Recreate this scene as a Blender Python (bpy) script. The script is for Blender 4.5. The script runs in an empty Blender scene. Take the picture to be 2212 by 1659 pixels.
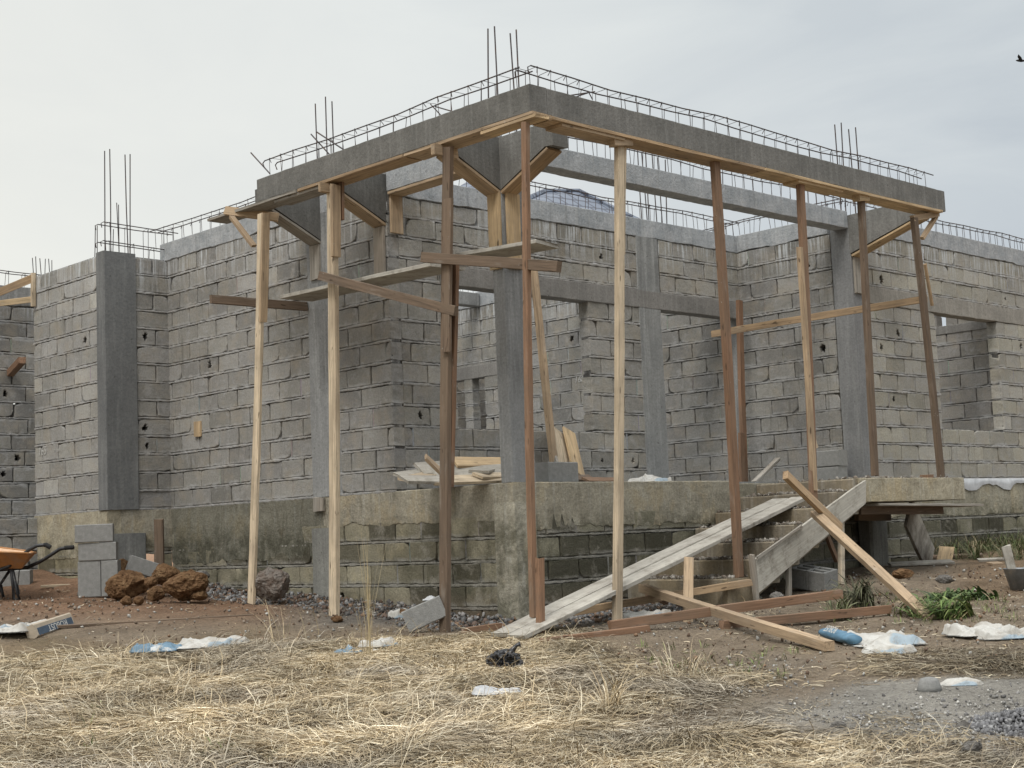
import bpy, bmesh, math, random
import numpy as np
from mathutils import Vector, Matrix, noise
random.seed(7); rng=np.random.default_rng(7)
S=bpy.context.scene; COL=S.collection
V=Vector
# ---------------------------------------------------------------- camera
FP=3162.9; yw,pt,rl=[math.radians(a) for a in (45.777,5.865,-2.358)]; CX,CY=1106,829.5
CAM=V((-9.397,-9.70,0.80))
fw=V((math.cos(pt)*math.cos(yw),math.cos(pt)*math.sin(yw),math.sin(pt)))
r0=V((math.sin(yw),-math.cos(yw),0)); u0=r0.cross(fw)
rt=r0*math.cos(rl)+u0*math.sin(rl); up=-r0*math.sin(rl)+u0*math.cos(rl)
cd=bpy.data.cameras.new('camera'); cd.sensor_width=36; cd.lens=36*FP/2212; cd.clip_start=.05; cd.clip_end=3000
co=bpy.data.objects.new('camera',cd); COL.objects.link(co)
co.matrix_world=Matrix(((rt.x,up.x,-fw.x,CAM.x),(rt.y,up.y,-fw.y,CAM.y),(rt.z,up.z,-fw.z,CAM.z),(0,0,0,1)))
S.camera=co
def ray(px,py): return fw+rt*((px-CX)/FP)-up*((py-CY)/FP)
def at(px,py,x=None,y=None,z=None,d=None):
    R=ray(px,py)
    if d is not None: return CAM+R*d
    if x is not None: t=(x-CAM.x)/R.x
    elif y is not None: t=(y-CAM.y)/R.y
    else: t=(z-CAM.z)/R.z
    return CAM+R*t
fwn=np.array(fw);rtn=np.array(rt);upn=np.array(up);camn=np.array(CAM)
def prj(P):
    v=P-camn; z=v@fwn; z=np.where(z<.3,.3,z)
    return CX+FP*(v@rtn)/z, CY-FP*(v@upn)/z, v@fwn
# ---------------------------------------------------------------- materials
def mk(name):
    m=bpy.data.materials.new(name); m.use_nodes=True; nt=m.node_tree; nt.nodes.clear()
    return m,nt
class G:
    """tiny node graph builder"""
    def __init__(s,name,rough=.9,spec=.2):
        s.m,s.nt=mk(name); s.out=s.n('ShaderNodeOutputMaterial'); s.b=s.n('ShaderNodeBsdfPrincipled')
        s.nt.links.new(s.b.outputs[0],s.out.inputs[0]); s.b.inputs['Roughness'].default_value=rough
        s.b.inputs['Specular IOR Level'].default_value=spec
    def n(s,t,**k):
        o=s.nt.nodes.new(t)
        for a,v in k.items(): setattr(o,a,v)
        return o
    def set(s,i,v):
        if hasattr(v,'is_output') or isinstance(v,bpy.types.NodeSocket): s.nt.links.new(v,i)
        elif isinstance(v,(tuple,list)): i.default_value=tuple(v)+((1,) if len(v)==3 and len(i.default_value)==4 else ())
        else: i.default_value=v
    def pos(s): return s.n('ShaderNodeNewGeometry').outputs['Position']
    def obj(s): return s.n('ShaderNodeTexCoord').outputs['Object']
    def nrm(s): return s.n('ShaderNodeNewGeometry').outputs['Normal']
    def sep(s,v,c):
        o=s.n('ShaderNodeSeparateXYZ'); s.set(o.inputs[0],v); return o.outputs[c]
    def vmul(s,v,sc):
        o=s.n('ShaderNodeVectorMath',operation='MULTIPLY'); s.set(o.inputs[0],v); o.inputs[1].default_value=sc; return o.outputs[0]
    def noise(s,v,sc,det=6,ro=.6,dist=0):
        o=s.n('ShaderNodeTexNoise'); s.set(o.inputs['Vector'],v); o.inputs['Scale'].default_value=sc; o.inputs['Detail'].default_value=det
        o.inputs['Roughness'].default_value=ro; o.inputs['Distortion'].default_value=dist; return o.outputs['Fac']
    def ramp(s,f,*st):
        o=s.n('ShaderNodeValToRGB'); s.set(o.inputs[0],f); e=o.color_ramp.elements
        while len(e)<len(st): e.new(.5)
        for i,(p,c) in enumerate(st):
            e[i].position=p; e[i].color=(c,c,c,1) if not isinstance(c,tuple) else c+(1,)
        return o.outputs[0]
    def mr(s,f,a,b,c=0,d=1):
        o=s.n('ShaderNodeMapRange'); s.set(o.inputs[0],f)
        for i,v in enumerate((a,b,c,d)): o.inputs[i+1].default_value=v
        return o.outputs[0]
    def ma(s,op,a,b=0):
        o=s.n('ShaderNodeMath',operation=op); s.set(o.inputs[0],a); s.set(o.inputs[1],b); return o.outputs[0]
    def mix(s,f,a,b,t='MIX'):
        o=s.n('ShaderNodeMix',data_type='RGBA',blend_type=t); s.set(o.inputs[0],f); s.set(o.inputs[6],a); s.set(o.inputs[7],b); return o.outputs[2]
    def attr(s,n): return s.n('ShaderNodeAttribute',attribute_name=n).outputs['Color']
    def ocol(s): return s.n('ShaderNodeObjectInfo').outputs['Color']
    def bump(s,h,st=.4,d=.01):
        o=s.n('ShaderNodeBump'); s.set(o.inputs['Height'],h); o.inputs['Strength'].default_value=st; o.inputs['Distance'].default_value=d
        s.nt.links.new(o.outputs[0],s.b.inputs['Normal'])
    def col(s,c): s.set(s.b.inputs['Base Color'],c); return s
def mat_block():
    g=G('block_masonry',.95,.15); p=g.pos(); c=g.attr('tone')
    c=g.mix(1,c,g.ramp(g.noise(p,45,5,.7),(.3,.80),(.7,1.16)),'MULTIPLY')
    c=g.mix(1,c,g.ramp(g.noise(p,1.1,4,.6),(.3,.82),(.7,1.14)),'MULTIPLY')
    c=g.mix(g.ramp(g.noise(p,6.5,6,.72,.4),(.54,0.),(.64,.55)),c,(.34,.34,.335))
    c=g.mix(g.ramp(g.noise(p,9.,6,.75),(.30,.5),(.42,0.)),c,(.15,.145,.135))
    wz=g.ma('ADD',g.sep(p,2),g.ma('MULTIPLY',g.ma('SUBTRACT',g.noise(p,7,4),.5),.09))
    fr=g.ma('FRACT',g.ma('MULTIPLY',g.ma('SUBTRACT',wz,1.245),1/.218)); ed=g.ma('MULTIPLY',g.mr(fr,.10,.20),g.mr(fr,.42,.30))
    c=g.mix(g.ma('MULTIPLY',ed,g.ramp(g.noise(p,3.1,5,.7),(.40,0.),(.56,.75))),c,(.37,.37,.365))
    c=g.mix(g.ramp(g.noise(g.vmul(p,(2.2,2.2,1.1)),1,6,.7,.6),(.58,0.),(.72,.5)),c,(.17,.16,.145))
    c=g.mix(g.ramp(g.noise(p,3.7,5,.7),(.48,0.),(.70,.42)),c,(.36,.31,.235),'MIX')
    st=g.noise(g.vmul(p,(26,26,1.1)),1,4,.65,.4)
    z=g.sep(p,2)
    m=g.ma('MULTIPLY',g.ramp(st,(.50,0.),(.60,1.)),g.mr(z,3.85,4.25))
    m=g.ma('MULTIPLY',m,g.ramp(g.noise(p,1.3,3),(.36,.25),(.55,1.)))
    c=g.mix(m,c,(.50,.52,.53))
    m2=g.ma('MULTIPLY',g.ramp(g.noise(g.vmul(p,(20,20,1.6)),1.3,4,.6),(.56,0.),(.68,.55)),g.ramp(g.noise(p,.8,3),(.5,0.),(.62,1.)))
    c=g.mix(m2,c,(.13,.125,.11))
    c=g.mix(g.ramp(g.noise(p,130,2,.5),(.28,.55),(.36,0.)),c,(.08,.075,.07))
    tn=g.sep(g.attr('tone'),0); c=g.mix(g.mr(tn,.02,.06,1,0),c,(.004,.004,.004))  # forces hole backs to black, cavity shade painted into the colour
    g.col(c); g.bump(g.ma('ADD',g.noise(p,70,5,.75),g.ma('MULTIPLY',g.noise(p,14,3),1.2)),.75,.012); return g.m
def mat_conc(name,c1,c2,ox=0,streak=.3,sc=1.,bs=.5):
    g=G(name,.92,.2); p=g.pos()
    c=g.mix(g.ramp(g.noise(p,2.2*sc,6,.65),(.3,0.),(.7,1.)),c1,c2)
    c=g.mix(g.ma('MULTIPLY',g.ramp(g.noise(g.vmul(p,(15,15,.9)),1,4,.6,.3),(.5,0.),(.68,1.)),streak),c,(.46,.46,.44))
    c=g.mix(g.ma('MULTIPLY',g.ramp(g.noise(g.vmul(p,(11,11,.7)),1.7,4,.6,.3),(.52,0.),(.7,1.)),streak),c,(.09,.088,.08))
    if ox: c=g.mix(g.ma('MULTIPLY',g.ramp(g.noise(p,1.6,5,.6),(.45,0.),(.65,1.)),ox),c,(.36,.27,.13))
    c=g.mix(1,c,g.ramp(g.noise(p,38,5,.7),(.3,.8),(.7,1.15)),'MULTIPLY')
    c=g.mix(g.ramp(g.noise(p,24,2,.5),(.24,.6),(.31,0.)),c,(.06,.058,.05))
    c=g.mix(1,c,g.ocol(),'MULTIPLY')
    g.col(c); g.bump(g.ma('ADD',g.noise(p,30,6,.7),g.ma('MULTIPLY',g.noise(g.vmul(p,(45,45,1.5)),1,2),.25)),bs,.015); return g.m
def mat_plinth():
    g=G('stained_plinth',.95,.15); p=g.pos(); z=g.sep(p,2); c=g.attr('tone')
    c=g.mix(1,c,g.ramp(g.noise(p,2,5,.65),(.3,(.75,.75,.72)),(.55,(1.,1.,1.)),(.75,(1.25,1.2,1.08))),'MULTIPLY')
    mo=g.ramp(g.noise(p,1.15,5,.65),(.44,0.),(.56,1.))
    mo=g.ma('MULTIPLY',mo,g.mr(z,1.0,.78)); c=g.mix(g.ma('MULTIPLY',mo,.5),c,(.062,.058,.040))
    c=g.mix(g.ma('MULTIPLY',g.ramp(g.noise(p,5,5,.7),(.5,0.),(.65,.8)),mo),c,(.085,.083,.058))
    c=g.mix(g.ma('MULTIPLY',g.ma('MULTIPLY',g.ramp(g.noise(g.vmul(p,(9,9,1.5)),1,6,.75,.9),(.54,0.),(.72,.5)),g.ramp(g.noise(p,1.2,3),(.45,.1),(.6,1.))),g.mr(z,.2,1.1)),c,(.40,.375,.31))
    c=g.mix(g.ma('MULTIPLY',g.mr(z,.3,.02),.6),c,(.16,.12,.085))
    wz=g.ma('ADD',z,g.ma('MULTIPLY',g.ma('SUBTRACT',g.noise(p,8,4),.5),.09)); fr=g.ma('FRACT',g.ma('MULTIPLY',g.ma('ADD',wz,.135),1/.218)); ed=g.ma('MULTIPLY',g.mr(fr,.08,.2),g.mr(fr,.46,.32))
    c=g.mix(g.ma('MULTIPLY',ed,g.ramp(g.noise(p,2.7,5,.7),(.38,0.),(.55,.8))),c,(.27,.26,.23))
    c=g.mix(g.ramp(g.noise(p,3.3,6,.72,.5),(.55,0.),(.66,.6)),c,(.30,.28,.235))
    c=g.mix(1,c,g.ramp(g.noise(p,42,5,.7),(.3,.78),(.7,1.18)),'MULTIPLY')
    g.col(c); g.bump(g.ma('ADD',g.noise(p,55,5,.75),g.ma('MULTIPLY',g.noise(p,11,4),1.6)),.8,.015); return g.m
def mat_wood():
    g=G('rough_sawn_wood',.82,.25); p=g.obj(); r=g.n('ShaderNodeObjectInfo').outputs['Random']
    o=g.n('ShaderNodeCombineXYZ'); g.set(o.inputs[1],g.ma('MULTIPLY',r,37.)); g.set(o.inputs[0],g.ma('MULTIPLY',r,91.))
    q=g.n('ShaderNodeVectorMath',operation='ADD'); g.set(q.inputs[0],p); g.set(q.inputs[1],o.outputs[0]); q=q.outputs[0]
    f=g.noise(g.vmul(q,(1.6,38,38)),1,5,.7,1.2)
    c=g.mix(1,g.ocol(),g.ramp(f,(.28,.5),(.5,1.),(.72,1.35)),'MULTIPLY')
    c=g.mix(g.ramp(g.noise(q,2.2,4,.65),(.45,0.),(.75,.45)),c,(.13,.105,.08))
    c=g.mix(g.ramp(g.noise(g.vmul(q,(3,12,12)),1,4,.6),(.58,0.),(.8,.4)),c,(.42,.40,.36))
    c=g.mix(g.ramp(g.noise(g.vmul(q,(7,30,30)),1,1,.5),(.70,0.),(.75,.7)),c,(.04,.025,.015))
    c=g.mix(g.ramp(g.noise(g.vmul(q,(.35,3,3)),1,3,.6),(.5,0.),(.62,.4)),c,(.20,.15,.105))
    c=g.mix(g.ramp(g.noise(q,14,5,.8),(.66,0.),(.72,.6)),c,(.5,.49,.46))
    g.col(c); g.bump(g.noise(g.vmul(q,(4,90,90)),1,4,.7),.5,.004); return g.m
def mat_board():
    g=G('weathered_formwork_board',.9,.2); p=g.obj()
    f=g.noise(g.vmul(p,(1.3,40,40)),1,5,.7,1)
    c=g.mix(g.ramp(g.noise(p,1.7,5,.7),(.35,0.),(.65,1.)),g.ocol(),(.44,.42,.37))
    c=g.mix(1,c,g.ramp(f,(.25,.7),(.75,1.2)),'MULTIPLY')
    c=g.mix(g.ramp(g.noise(p,6,6,.75),(.5,0.),(.72,.75)),c,(.12,.10,.075))
    g.col(c); g.bump(g.noise(g.vmul(p,(5,60,60)),1,5,.7),.6,.006); return g.m
def mat_simple(name,c,rough=.8,metal=0,var=.25,sc=12,spec=.3,bs=.3,c2=None,lo=.5,hi=.65):
    g=G(name,rough,spec); p=g.obj(); g.b.inputs['Metallic'].default_value=metal
    k=g.mix(1,c,g.ramp(g.noise(p,sc,5,.65),(.3,1-var),(.7,1+var)),'MULTIPLY')
    if c2: k=g.mix(g.ramp(g.noise(p,sc*.45,5,.7),(lo,0.),(hi,1.)),k,c2)
    g.col(k); g.bump(g.noise(p,sc*3,4,.7),bs,.01); return g.m
def mat_rock(name,c1,c2,c3):
    g=G(name,.97,.1); p=g.obj()
    c=g.ramp(g.noise(p,9,7,.75),(.3,c1),(.5,c2),(.7,c3))
    c=g.mix(g.ramp(g.noise(p,34,3,.6),(.3,.8),(.42,0.)),c,(c1[0]*.3,c1[1]*.3,c1[2]*.3))
    g.col(c); g.bump(g.noise(p,28,7,.8),1.,.03); return g.m
def mat_ground():
    g=G('soil',.97,.1); p=g.pos(); c=g.attr('tone')
    c=g.mix(1,c,g.ramp(g.noise(p,2.3,6,.7),(.3,.7),(.7,1.3)),'MULTIPLY')
    c=g.mix(1,c,g.ramp(g.noise(p,34,6,.75),(.28,.6),(.5,1.),(.72,1.4)),'MULTIPLY')
    c=g.mix(g.ramp(g.noise(p,75,2,.5),(.64,0.),(.69,.8)),c,(.30,.28,.25))
    c=g.mix(g.ramp(g.noise(p,1.3,5,.6),(.6,0.),(.75,.35)),c,(.075,.08,.035))
    g.col(c); g.bump(g.ma('ADD',g.noise(p,22,7,.8),g.noise(p,90,3,.7)),1.,.04); return g.m
def mat_straw():
    g=G('dry_straw',.75,.3); g.col(g.attr('tone')); return g.m
def mat_leaf():
    g=G('green_leaf',.6,.3); g.col(g.attr('tone')); return g.m
M={}
M['block']=mat_block(); M['plinth']=mat_plinth(); M['wood']=mat_wood(); M['board']=mat_board()
M['newconc']=mat_conc('fresh_beam_concrete',(.115,.114,.107),(.18,.176,.165),0,.12,1.2)
M['oldconc']=mat_conc('column_concrete',(.18,.182,.18),(.265,.264,.254),0,.3)
M['darkconc']=mat_conc('dark_column_concrete',(.125,.127,.127),(.175,.175,.172),0,.13)
M['ring']=mat_conc('pale_ring_concrete',(.26,.28,.295),(.42,.43,.44),0,.25,2.5,.8)
M['lintel']=mat_conc('lintel_concrete',(.17,.165,.155),(.25,.24,.225),0,.15)
def mat_band():
    g=G('stained_slab_concrete',.94,.15); p=g.pos(); z=g.sep(p,2)
    c=g.ramp(g.noise(p,3.2,7,.72,.5),(.28,(.205,.188,.15)),(.45,(.32,.295,.24)),(.6,(.41,.38,.31)),(.75,(.47,.445,.375)))
    c=g.mix(g.ramp(g.noise(p,1.7,5,.65,.3),(.52,0.),(.60,.5)),c,(.42,.35,.235))
    c=g.mix(g.ramp(g.noise(g.vmul(p,(16,16,1.)),1,5,.65,.5),(.52,0.),(.66,.5)),c,(.43,.42,.38))
    c=g.mix(g.ramp(g.noise(g.vmul(p,(6,6,1.)),1.6,6,.72,.8),(.56,0.),(.72,.45)),c,(.10,.09,.065))
    low=g.ma('MULTIPLY',g.mr(z,1.05,.85),g.ramp(g.noise(p,4.5,6,.7),(.40,0.),(.56,.8)))
    c=g.mix(low,c,(.13,.122,.088))
    c=g.mix(g.ramp(g.noise(p,19,6,.8),(.60,0.),(.70,.7)),c,(.07,.066,.05))
    c=g.mix(1,c,g.ramp(g.noise(p,42,5,.7),(.3,.75),(.7,1.2)),'MULTIPLY'); c=g.mix(1,c,g.ocol(),'MULTIPLY')
    g.col(c); g.bump(g.ma('ADD',g.noise(p,26,7,.8),g.ma('MULTIPLY',g.noise(p,7,5),1.4)),.9,.02); return g.m
M['ochre']=mat_band()
M['step']=mat_conc('dirty_step_concrete',(.17,.145,.11),(.28,.25,.20),.25,.3)
M['steel']=mat_simple('rusty_rebar',(.075,.068,.07),.6,.35,.3,40,c2=(.11,.07,.05))
M['ground']=mat_ground(); M['straw']=mat_straw(); M['leaf']=mat_leaf()
M['later']=mat_rock('laterite',(.085,.045,.025),(.18,.105,.055),(.27,.18,.10))
M['rock']=mat_rock('grey_rubble',(.12,.11,.10),(.2,.19,.175),(.3,.28,.26))
M['grey']=mat_simple('plain_block_concrete',(.25,.25,.24),.95,0,.15,25,.1,.7)
def mat_sack():
    g=G('woven_sack',.62,.3); p=g.obj(); c=g.mix(g.ramp(g.noise(p,5,5,.7),(.38,0.),(.66,.8)),(.50,.495,.465),(.31,.285,.245))
    c=g.mix(g.ramp(g.noise(p,2.6,2,.4),(.60,0.),(.62,.75)),c,(.24,.33,.40))
    c=g.mix(g.ramp(g.noise(p,16,6,.8),(.54,0.),(.72,.7)),c,(.20,.165,.125))
    g.col(c); g.bump(g.noise(p,26,5,.7),.5,.012); return g.m
M['bag']=mat_sack()
M['bluebag']=mat_simple('blue_printed_sack',(.13,.21,.28),.5,0,.25,9,.3,.2,c2=(.5,.52,.52),lo=.58,hi=.62)
M['darkprint']=mat_simple('dark_blue_print',(.07,.10,.14),.6,0,.15,15)
M['tanprint']=mat_simple('tan_sack_paper',(.42,.36,.28),.7,0,.12,15)
M['whiteprint']=mat_simple('white_print',(.55,.55,.52),.6,0,.1,15)
M['chalk']=mat_simple('chalk',(.48,.48,.46),.9,0,.3,60)
M['black']=mat_simple('black_plastic',(.012,.012,.014),.28,0,.3,12,.6,.3)
M['tyre']=mat_simple('black_rubber',(.02,.02,.02),.8)
M['tube']=mat_simple('worn_black_tube',(.035,.036,.038),.42,.5,.3,18,.5,.2,c2=(.14,.12,.10),lo=.58,hi=.7)
M['tray']=mat_simple('orange_tray',(.36,.17,.06),.6,0,.2,8,.4,.3,c2=(.27,.19,.13),lo=.5,hi=.7)
M['trayin']=mat_simple('dusty_tray',(.62,.42,.27),.8,0,.2,8)
M['galv']=mat_simple('galvanised_metal',(.22,.24,.26),.5,.6,.2,10,.4,.2,c2=(.35,.34,.32))
M['sheet']=mat_simple('white_plastic_sheet',(.43,.44,.45),.4,0,.25,7,.4,.3)
M['bird']=mat_simple('dark_feather',(.02,.02,.02),.8)
M['render']=mat_simple('painted_render',(.5,.47,.42),.9)
def mat_roof():
    g=G('blue_roof_tile',.5,.4); p=g.obj()
    w=g.n('ShaderNodeTexBrick'); g.set(w.inputs['Vector'],p); w.inputs['Scale'].default_value=1; w.inputs['Brick Width'].default_value=.55; w.inputs['Row Height'].default_value=.42
    w.inputs['Mortar Size'].default_value=.05; w.inputs['Color1'].default_value=(.10,.125,.17,1); w.inputs['Color2'].default_value=(.14,.165,.21,1); w.inputs['Mortar'].default_value=(.035,.045,.07,1)
    g.col(w.outputs[0]); return g.m
M['roof']=mat_roof()
# ---------------------------------------------------------------- mesh tools
class MB:
    def __init__(s): s.v=[]; s.f=[]; s.c=[]
    def add(s,vs,fs,c=None):
        o=len(s.v); s.v+= [tuple(v) for v in vs]; s.f+=[tuple(i+o for i in f) for f in fs]
        s.c+=[c or (.3,.3,.3)]*len(vs); return o
    def box(s,c,a,b,d,col=None):
        c,a,b,d=V(c),V(a),V(b),V(d)
        vs=[c+a*i+b*j+d*k for k in (-1,1) for j in (-1,1) for i in (-1,1)]
        fs=[(0,2,3,1),(4,5,7,6),(0,1,5,4),(2,6,7,3),(0,4,6,2),(1,3,7,5)]
        if a.cross(b).dot(d)<0: fs=[f[::-1] for f in fs]
        s.add(vs,fs,col)
    def rings(s,R,cap=True,col=None):
        n=len(R[0]); vs=[p for r in R for p in r]; fs=[]
        for k in range(len(R)-1):
            for i in range(n): fs.append((k*n+i,k*n+(i+1)%n,(k+1)*n+(i+1)%n,(k+1)*n+i))
        if cap: fs.append(tuple(range(n-1,-1,-1))); fs.append(tuple((len(R)-1)*n+i for i in range(n)))
        s.add(vs,fs,col)
    def tube(s,pts,r,n=6,col=None):
        pts=[V(p) for p in pts]; R=[]; ref=V((.31,.17,.93))
        for i,p in enumerate(pts):
            t=(pts[min(i+1,len(pts)-1)]-pts[max(i-1,0)]).normalized()
            a=t.cross(ref)
            if a.length<.2: a=t.cross(V((1,0,0)))
            a.normalize(); b=t.cross(a)
            rr=r[i] if isinstance(r,(list,tuple)) else r
            R.append([p+(a*math.cos(6.2832*k/n)+b*math.sin(6.2832*k/n))*rr for k in range(n)])
        s.rings(R,True,col)
    def rough(s,p0,p1,side,upv,w,h,j=.003,seg=.07,ragged=0,seed=0,cham=.006,col=None):
        """lengthwise subdivided bar with uneven edges; p0,p1 on the centre line"""
        p0,p1,side,upv=V(p0),V(p1),V(side).normalized(),V(upv).normalized()
        L=(p1-p0).length; j*=.35; seg=seg if ragged else max(seg,.3); n=max(2,int(L/seg)+1); R=[]
        rr=random.Random(seed+int(L*1000))
        base=[(-1,-1),(1,-1),(1,1),(-1,1)]
        for i in range(n):
            c=p0.lerp(p1,i/(n-1)); ring=[]
            rg=ragged*(.9*noise.noise(c*2.3+V((seed,5,1)))+.8*max(0,noise.noise(c*7+V((seed,3,1))))+.35*noise.noise(c*31)) if ragged else 0
            for k,(a,b) in enumerate(base):
                for q in (0,1):
                    da=0 if (k+q)%2==0 else cham; db=cham-da
                    x=a*(w/2-da)+rr.gauss(0,j); y=b*(h/2-db)+rr.gauss(0,j)
                    if b<0: y+=rg
                    ring.append(c+side*x+upv*y)
            R.append(ring)
        if side.cross(upv).dot(p1-p0)<0: R=[r[::-1] for r in R]
        s.rings(R,True,col)
    def build(s,name,mat,parent=None,smooth=False,color=None):
        me=bpy.data.meshes.new(name); me.from_pydata(s.v,[],s.f); me.materials.append(M[mat] if isinstance(mat,str) else mat)
        a=me.attributes.new('tone','FLOAT_COLOR','POINT')
        a.data.foreach_set('color',np.c_[np.array(s.c,dtype=np.float32).reshape(-1,3),np.ones(len(s.v),dtype=np.float32)].ravel())
        if smooth: me.polygons.foreach_set('use_smooth',[True]*len(me.polygons))
        me.update(); o=bpy.data.objects.new(name,me); COL.objects.link(o)
        if parent: o.parent=parent
        if color: o.color=tuple(color)+(1,)
        return o
def tag(o,label,cat,group=None,kind=None):
    if kind: o['kind']=kind
    if label: o['label']=label
    if cat: o['category']=cat
    if group: o['group']=group
    return o
def empty(name,loc,label,cat,group=None):
    o=bpy.data.objects.new(name,None); COL.objects.link(o); o.location=loc; o.empty_display_size=.2
    return tag(o,label,cat,group)
def put(o,par):
    """parent keeping world placement (parents have translation only)"""
    o.parent=par; o.matrix_parent_inverse=Matrix.Translation(par.location).inverted(); return o
X,Y,Z=V((1,0,0)),V((0,1,0)),V((0,0,1))
WOOD=dict(fresh=(.50,.37,.22),pale=(.54,.445,.32),tan=(.41,.305,.20),red=(.215,.128,.08),brown=(.155,.112,.08),dark=(.07,.055,.042),grey=(.31,.29,.255),honey=(.39,.275,.165))
def bar(name,p0,p1,w,t,upv,tone,par=None,mat='wood',label=None,cat=None,group=None,j=.0012,bow=.004):
    """sawn timber, local X along its length; w across, t along upv"""
    p0,p1=V(p0),V(p1); d=(p1-p0); L=d.length; x=d.normalized(); y=V(upv).cross(x).normalized(); z=x.cross(y)
    mb=MB(); n=max(3,int(L/.25)); R=[]; rr=random.Random(int(L*9999)+int(p0.x*777)); ph=rr.random()*6
    for i in range(n):
        u=i/(n-1); bx=bow*math.sin(math.pi*u)*math.cos(ph)*L/2; bz=bow*math.sin(math.pi*u)*math.sin(ph)*L/2
        ring=[]; c=.0025
        ww=w/2*(1+rr.gauss(0,.012)); tt=t/2*(1+rr.gauss(0,.012))
        for a,b,ca,cb in ((-1,-1,c,0),(1,-1,c,0),(1,-1,0,c),(1,1,0,c),(1,1,c,0),(-1,1,c,0),(-1,1,0,c),(-1,-1,0,c)):
            e=rr.gauss(0,j)
            ring.append((u*L+(rr.gauss(0,.004) if i in(0,n-1) else 0), a*(ww-ca)+bx+e, b*(tt-cb)+bz+rr.gauss(0,j)))
        R.append(ring)
    mb.rings(R,True)
    if isinstance(tone,str): tone=WOOD[tone]
    k=1+rr.uniform(-.1,.1); o=mb.build(name,mat,None,False,tuple(c*k for c in tone))
    o.matrix_world=Matrix(((x.x,y.x,z.x,p0.x),(x.y,y.y,z.y,p0.y),(x.z,y.z,z.z,p0.z),(0,0,0,1)))
    if par:
        mw=o.matrix_world.copy(); o.parent=par
        if par.type=='EMPTY': o.matrix_parent_inverse=Matrix.Translation(par.location).inverted()
        else: o.matrix_parent_inverse=par.matrix_world.inverted()
    if label: tag(o,label,cat,group)
    return o
# ---------------------------------------------------------------- ground height
CP=[(0,0,0),(-.9,0,-.02),(-.93,-1.3,-.01),(-.1,-1.3,.02),(-.9,1.57,.10),(-.9,2.95,.20),(0,3.4,.22),(0,5.9,.38),(-1.6,5.2,.31),(-2.1,5.7,.31),
 (-1.38,4.6,.27),(-1.15,3.8,.24),(-.85,6.4,.5),(-1.0,8,.62),(-3,8,.55),(-.6,2.2,.15),
 (1.2,-1.0,.05),(1.5,-.6,.07),(2.0,-1.3,.08),(2.4,-1.3,.10),(3.3,-1.2,.16),(2.6,-.7,.1),(4.2,-.6,.2),(5.9,-.3,.26),(8.5,0,.33),(12,0,.4),(12,-4,.35),(5.6,-2,.2),(1.5,-2.6,-.12+.1),(.6,-3.2,-.12),(0,-3.6,-.1),(4.,-1.7,.18),(3,-2.5,.02),(7,-2,.25),
 (.6,-.7,.04),(1.,-2.,.03),(.2,-2.2,0),(0,12,.7),(8,8,.9)]
for d in (2,4,6,7,8,9,10,11,12.2):
    for l in (-5,-3,-1.5,0,1.5,3,5):
        if d>11 and abs(l)>2.5: continue
        p=np.array([CAM.x,CAM.y])+d*np.array([.697,.717])+l*np.array([.717,-.697])
        CP.append((p[0],p[1],-.1+.058*(min(d,12)-10.8)))
CP=np.array(CP,float)
def gh(x,y):
    x=np.asarray(x,float);y=np.asarray(y,float)
    num=np.zeros_like(x);den=np.zeros_like(x)
    for a,b,c in CP:
        w=1/((x-a)**2+(y-b)**2+.09)**1.7; num=num+w*c; den=den+w
    return num/den
_cache={}
def gz(x,y): return float(gh(x,y))
def ong(px,py,lift=0):
    """point of the ground sheet seen at a place of the photo"""
    R=ray(px,py); t=5.
    pr=None
    while t<40:
        p=CAM+R*t; h=p.z-gz(p.x,p.y)-lift
        if h<0: return p
        t+=.06
    return CAM+R*12
# zones painted from the layout seen in the photo
def zone(px,py,noise_):
    ss=lambda a,b,v: np.clip((v-a)/(b-a),0,1)**2*(3-2*np.clip((v-a)/(b-a),0,1))
    red=ss(1375,1300,py)*ss(760,520,px)
    e=1364-14*ss(0,500,px)+24*noise_
    straw=ss(e,e+45,py)
    right=ss(1180,1420,px)
    straw_r=.10+.75*ss(1480,1600,py+60*noise_)
    straw=straw*(1-right)+straw_r*right*ss(1330,1400,py)
    gravel=ss(1480,1980,px+260*noise_)*ss(1425,1500,py+40*noise_)*ss(1660,1560,py+45*noise_)
    straw=straw*(1-.93*gravel)
    heap=ss(1820,1950,px)*ss(1390,1420,py)*ss(1475,1445,py)
    straw=np.maximum(straw,heap*.7)
    tuft=np.exp(-((px-1300)/210)**2-((py-1490)/45)**2)+np.exp(-((px-1560)/110)**2-((py-1475)/28)**2)
    straw=np.maximum(straw,np.clip(tuft,0,1)*.9)
    rub=ss(1372,1340,py)*ss(560,760,px)*ss(1750,1250,px)
    sand=ss(2020,2120,px)*ss(1320,1270,py)
    return red,np.clip(straw,0,1),gravel,heap,rub,sand
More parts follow.
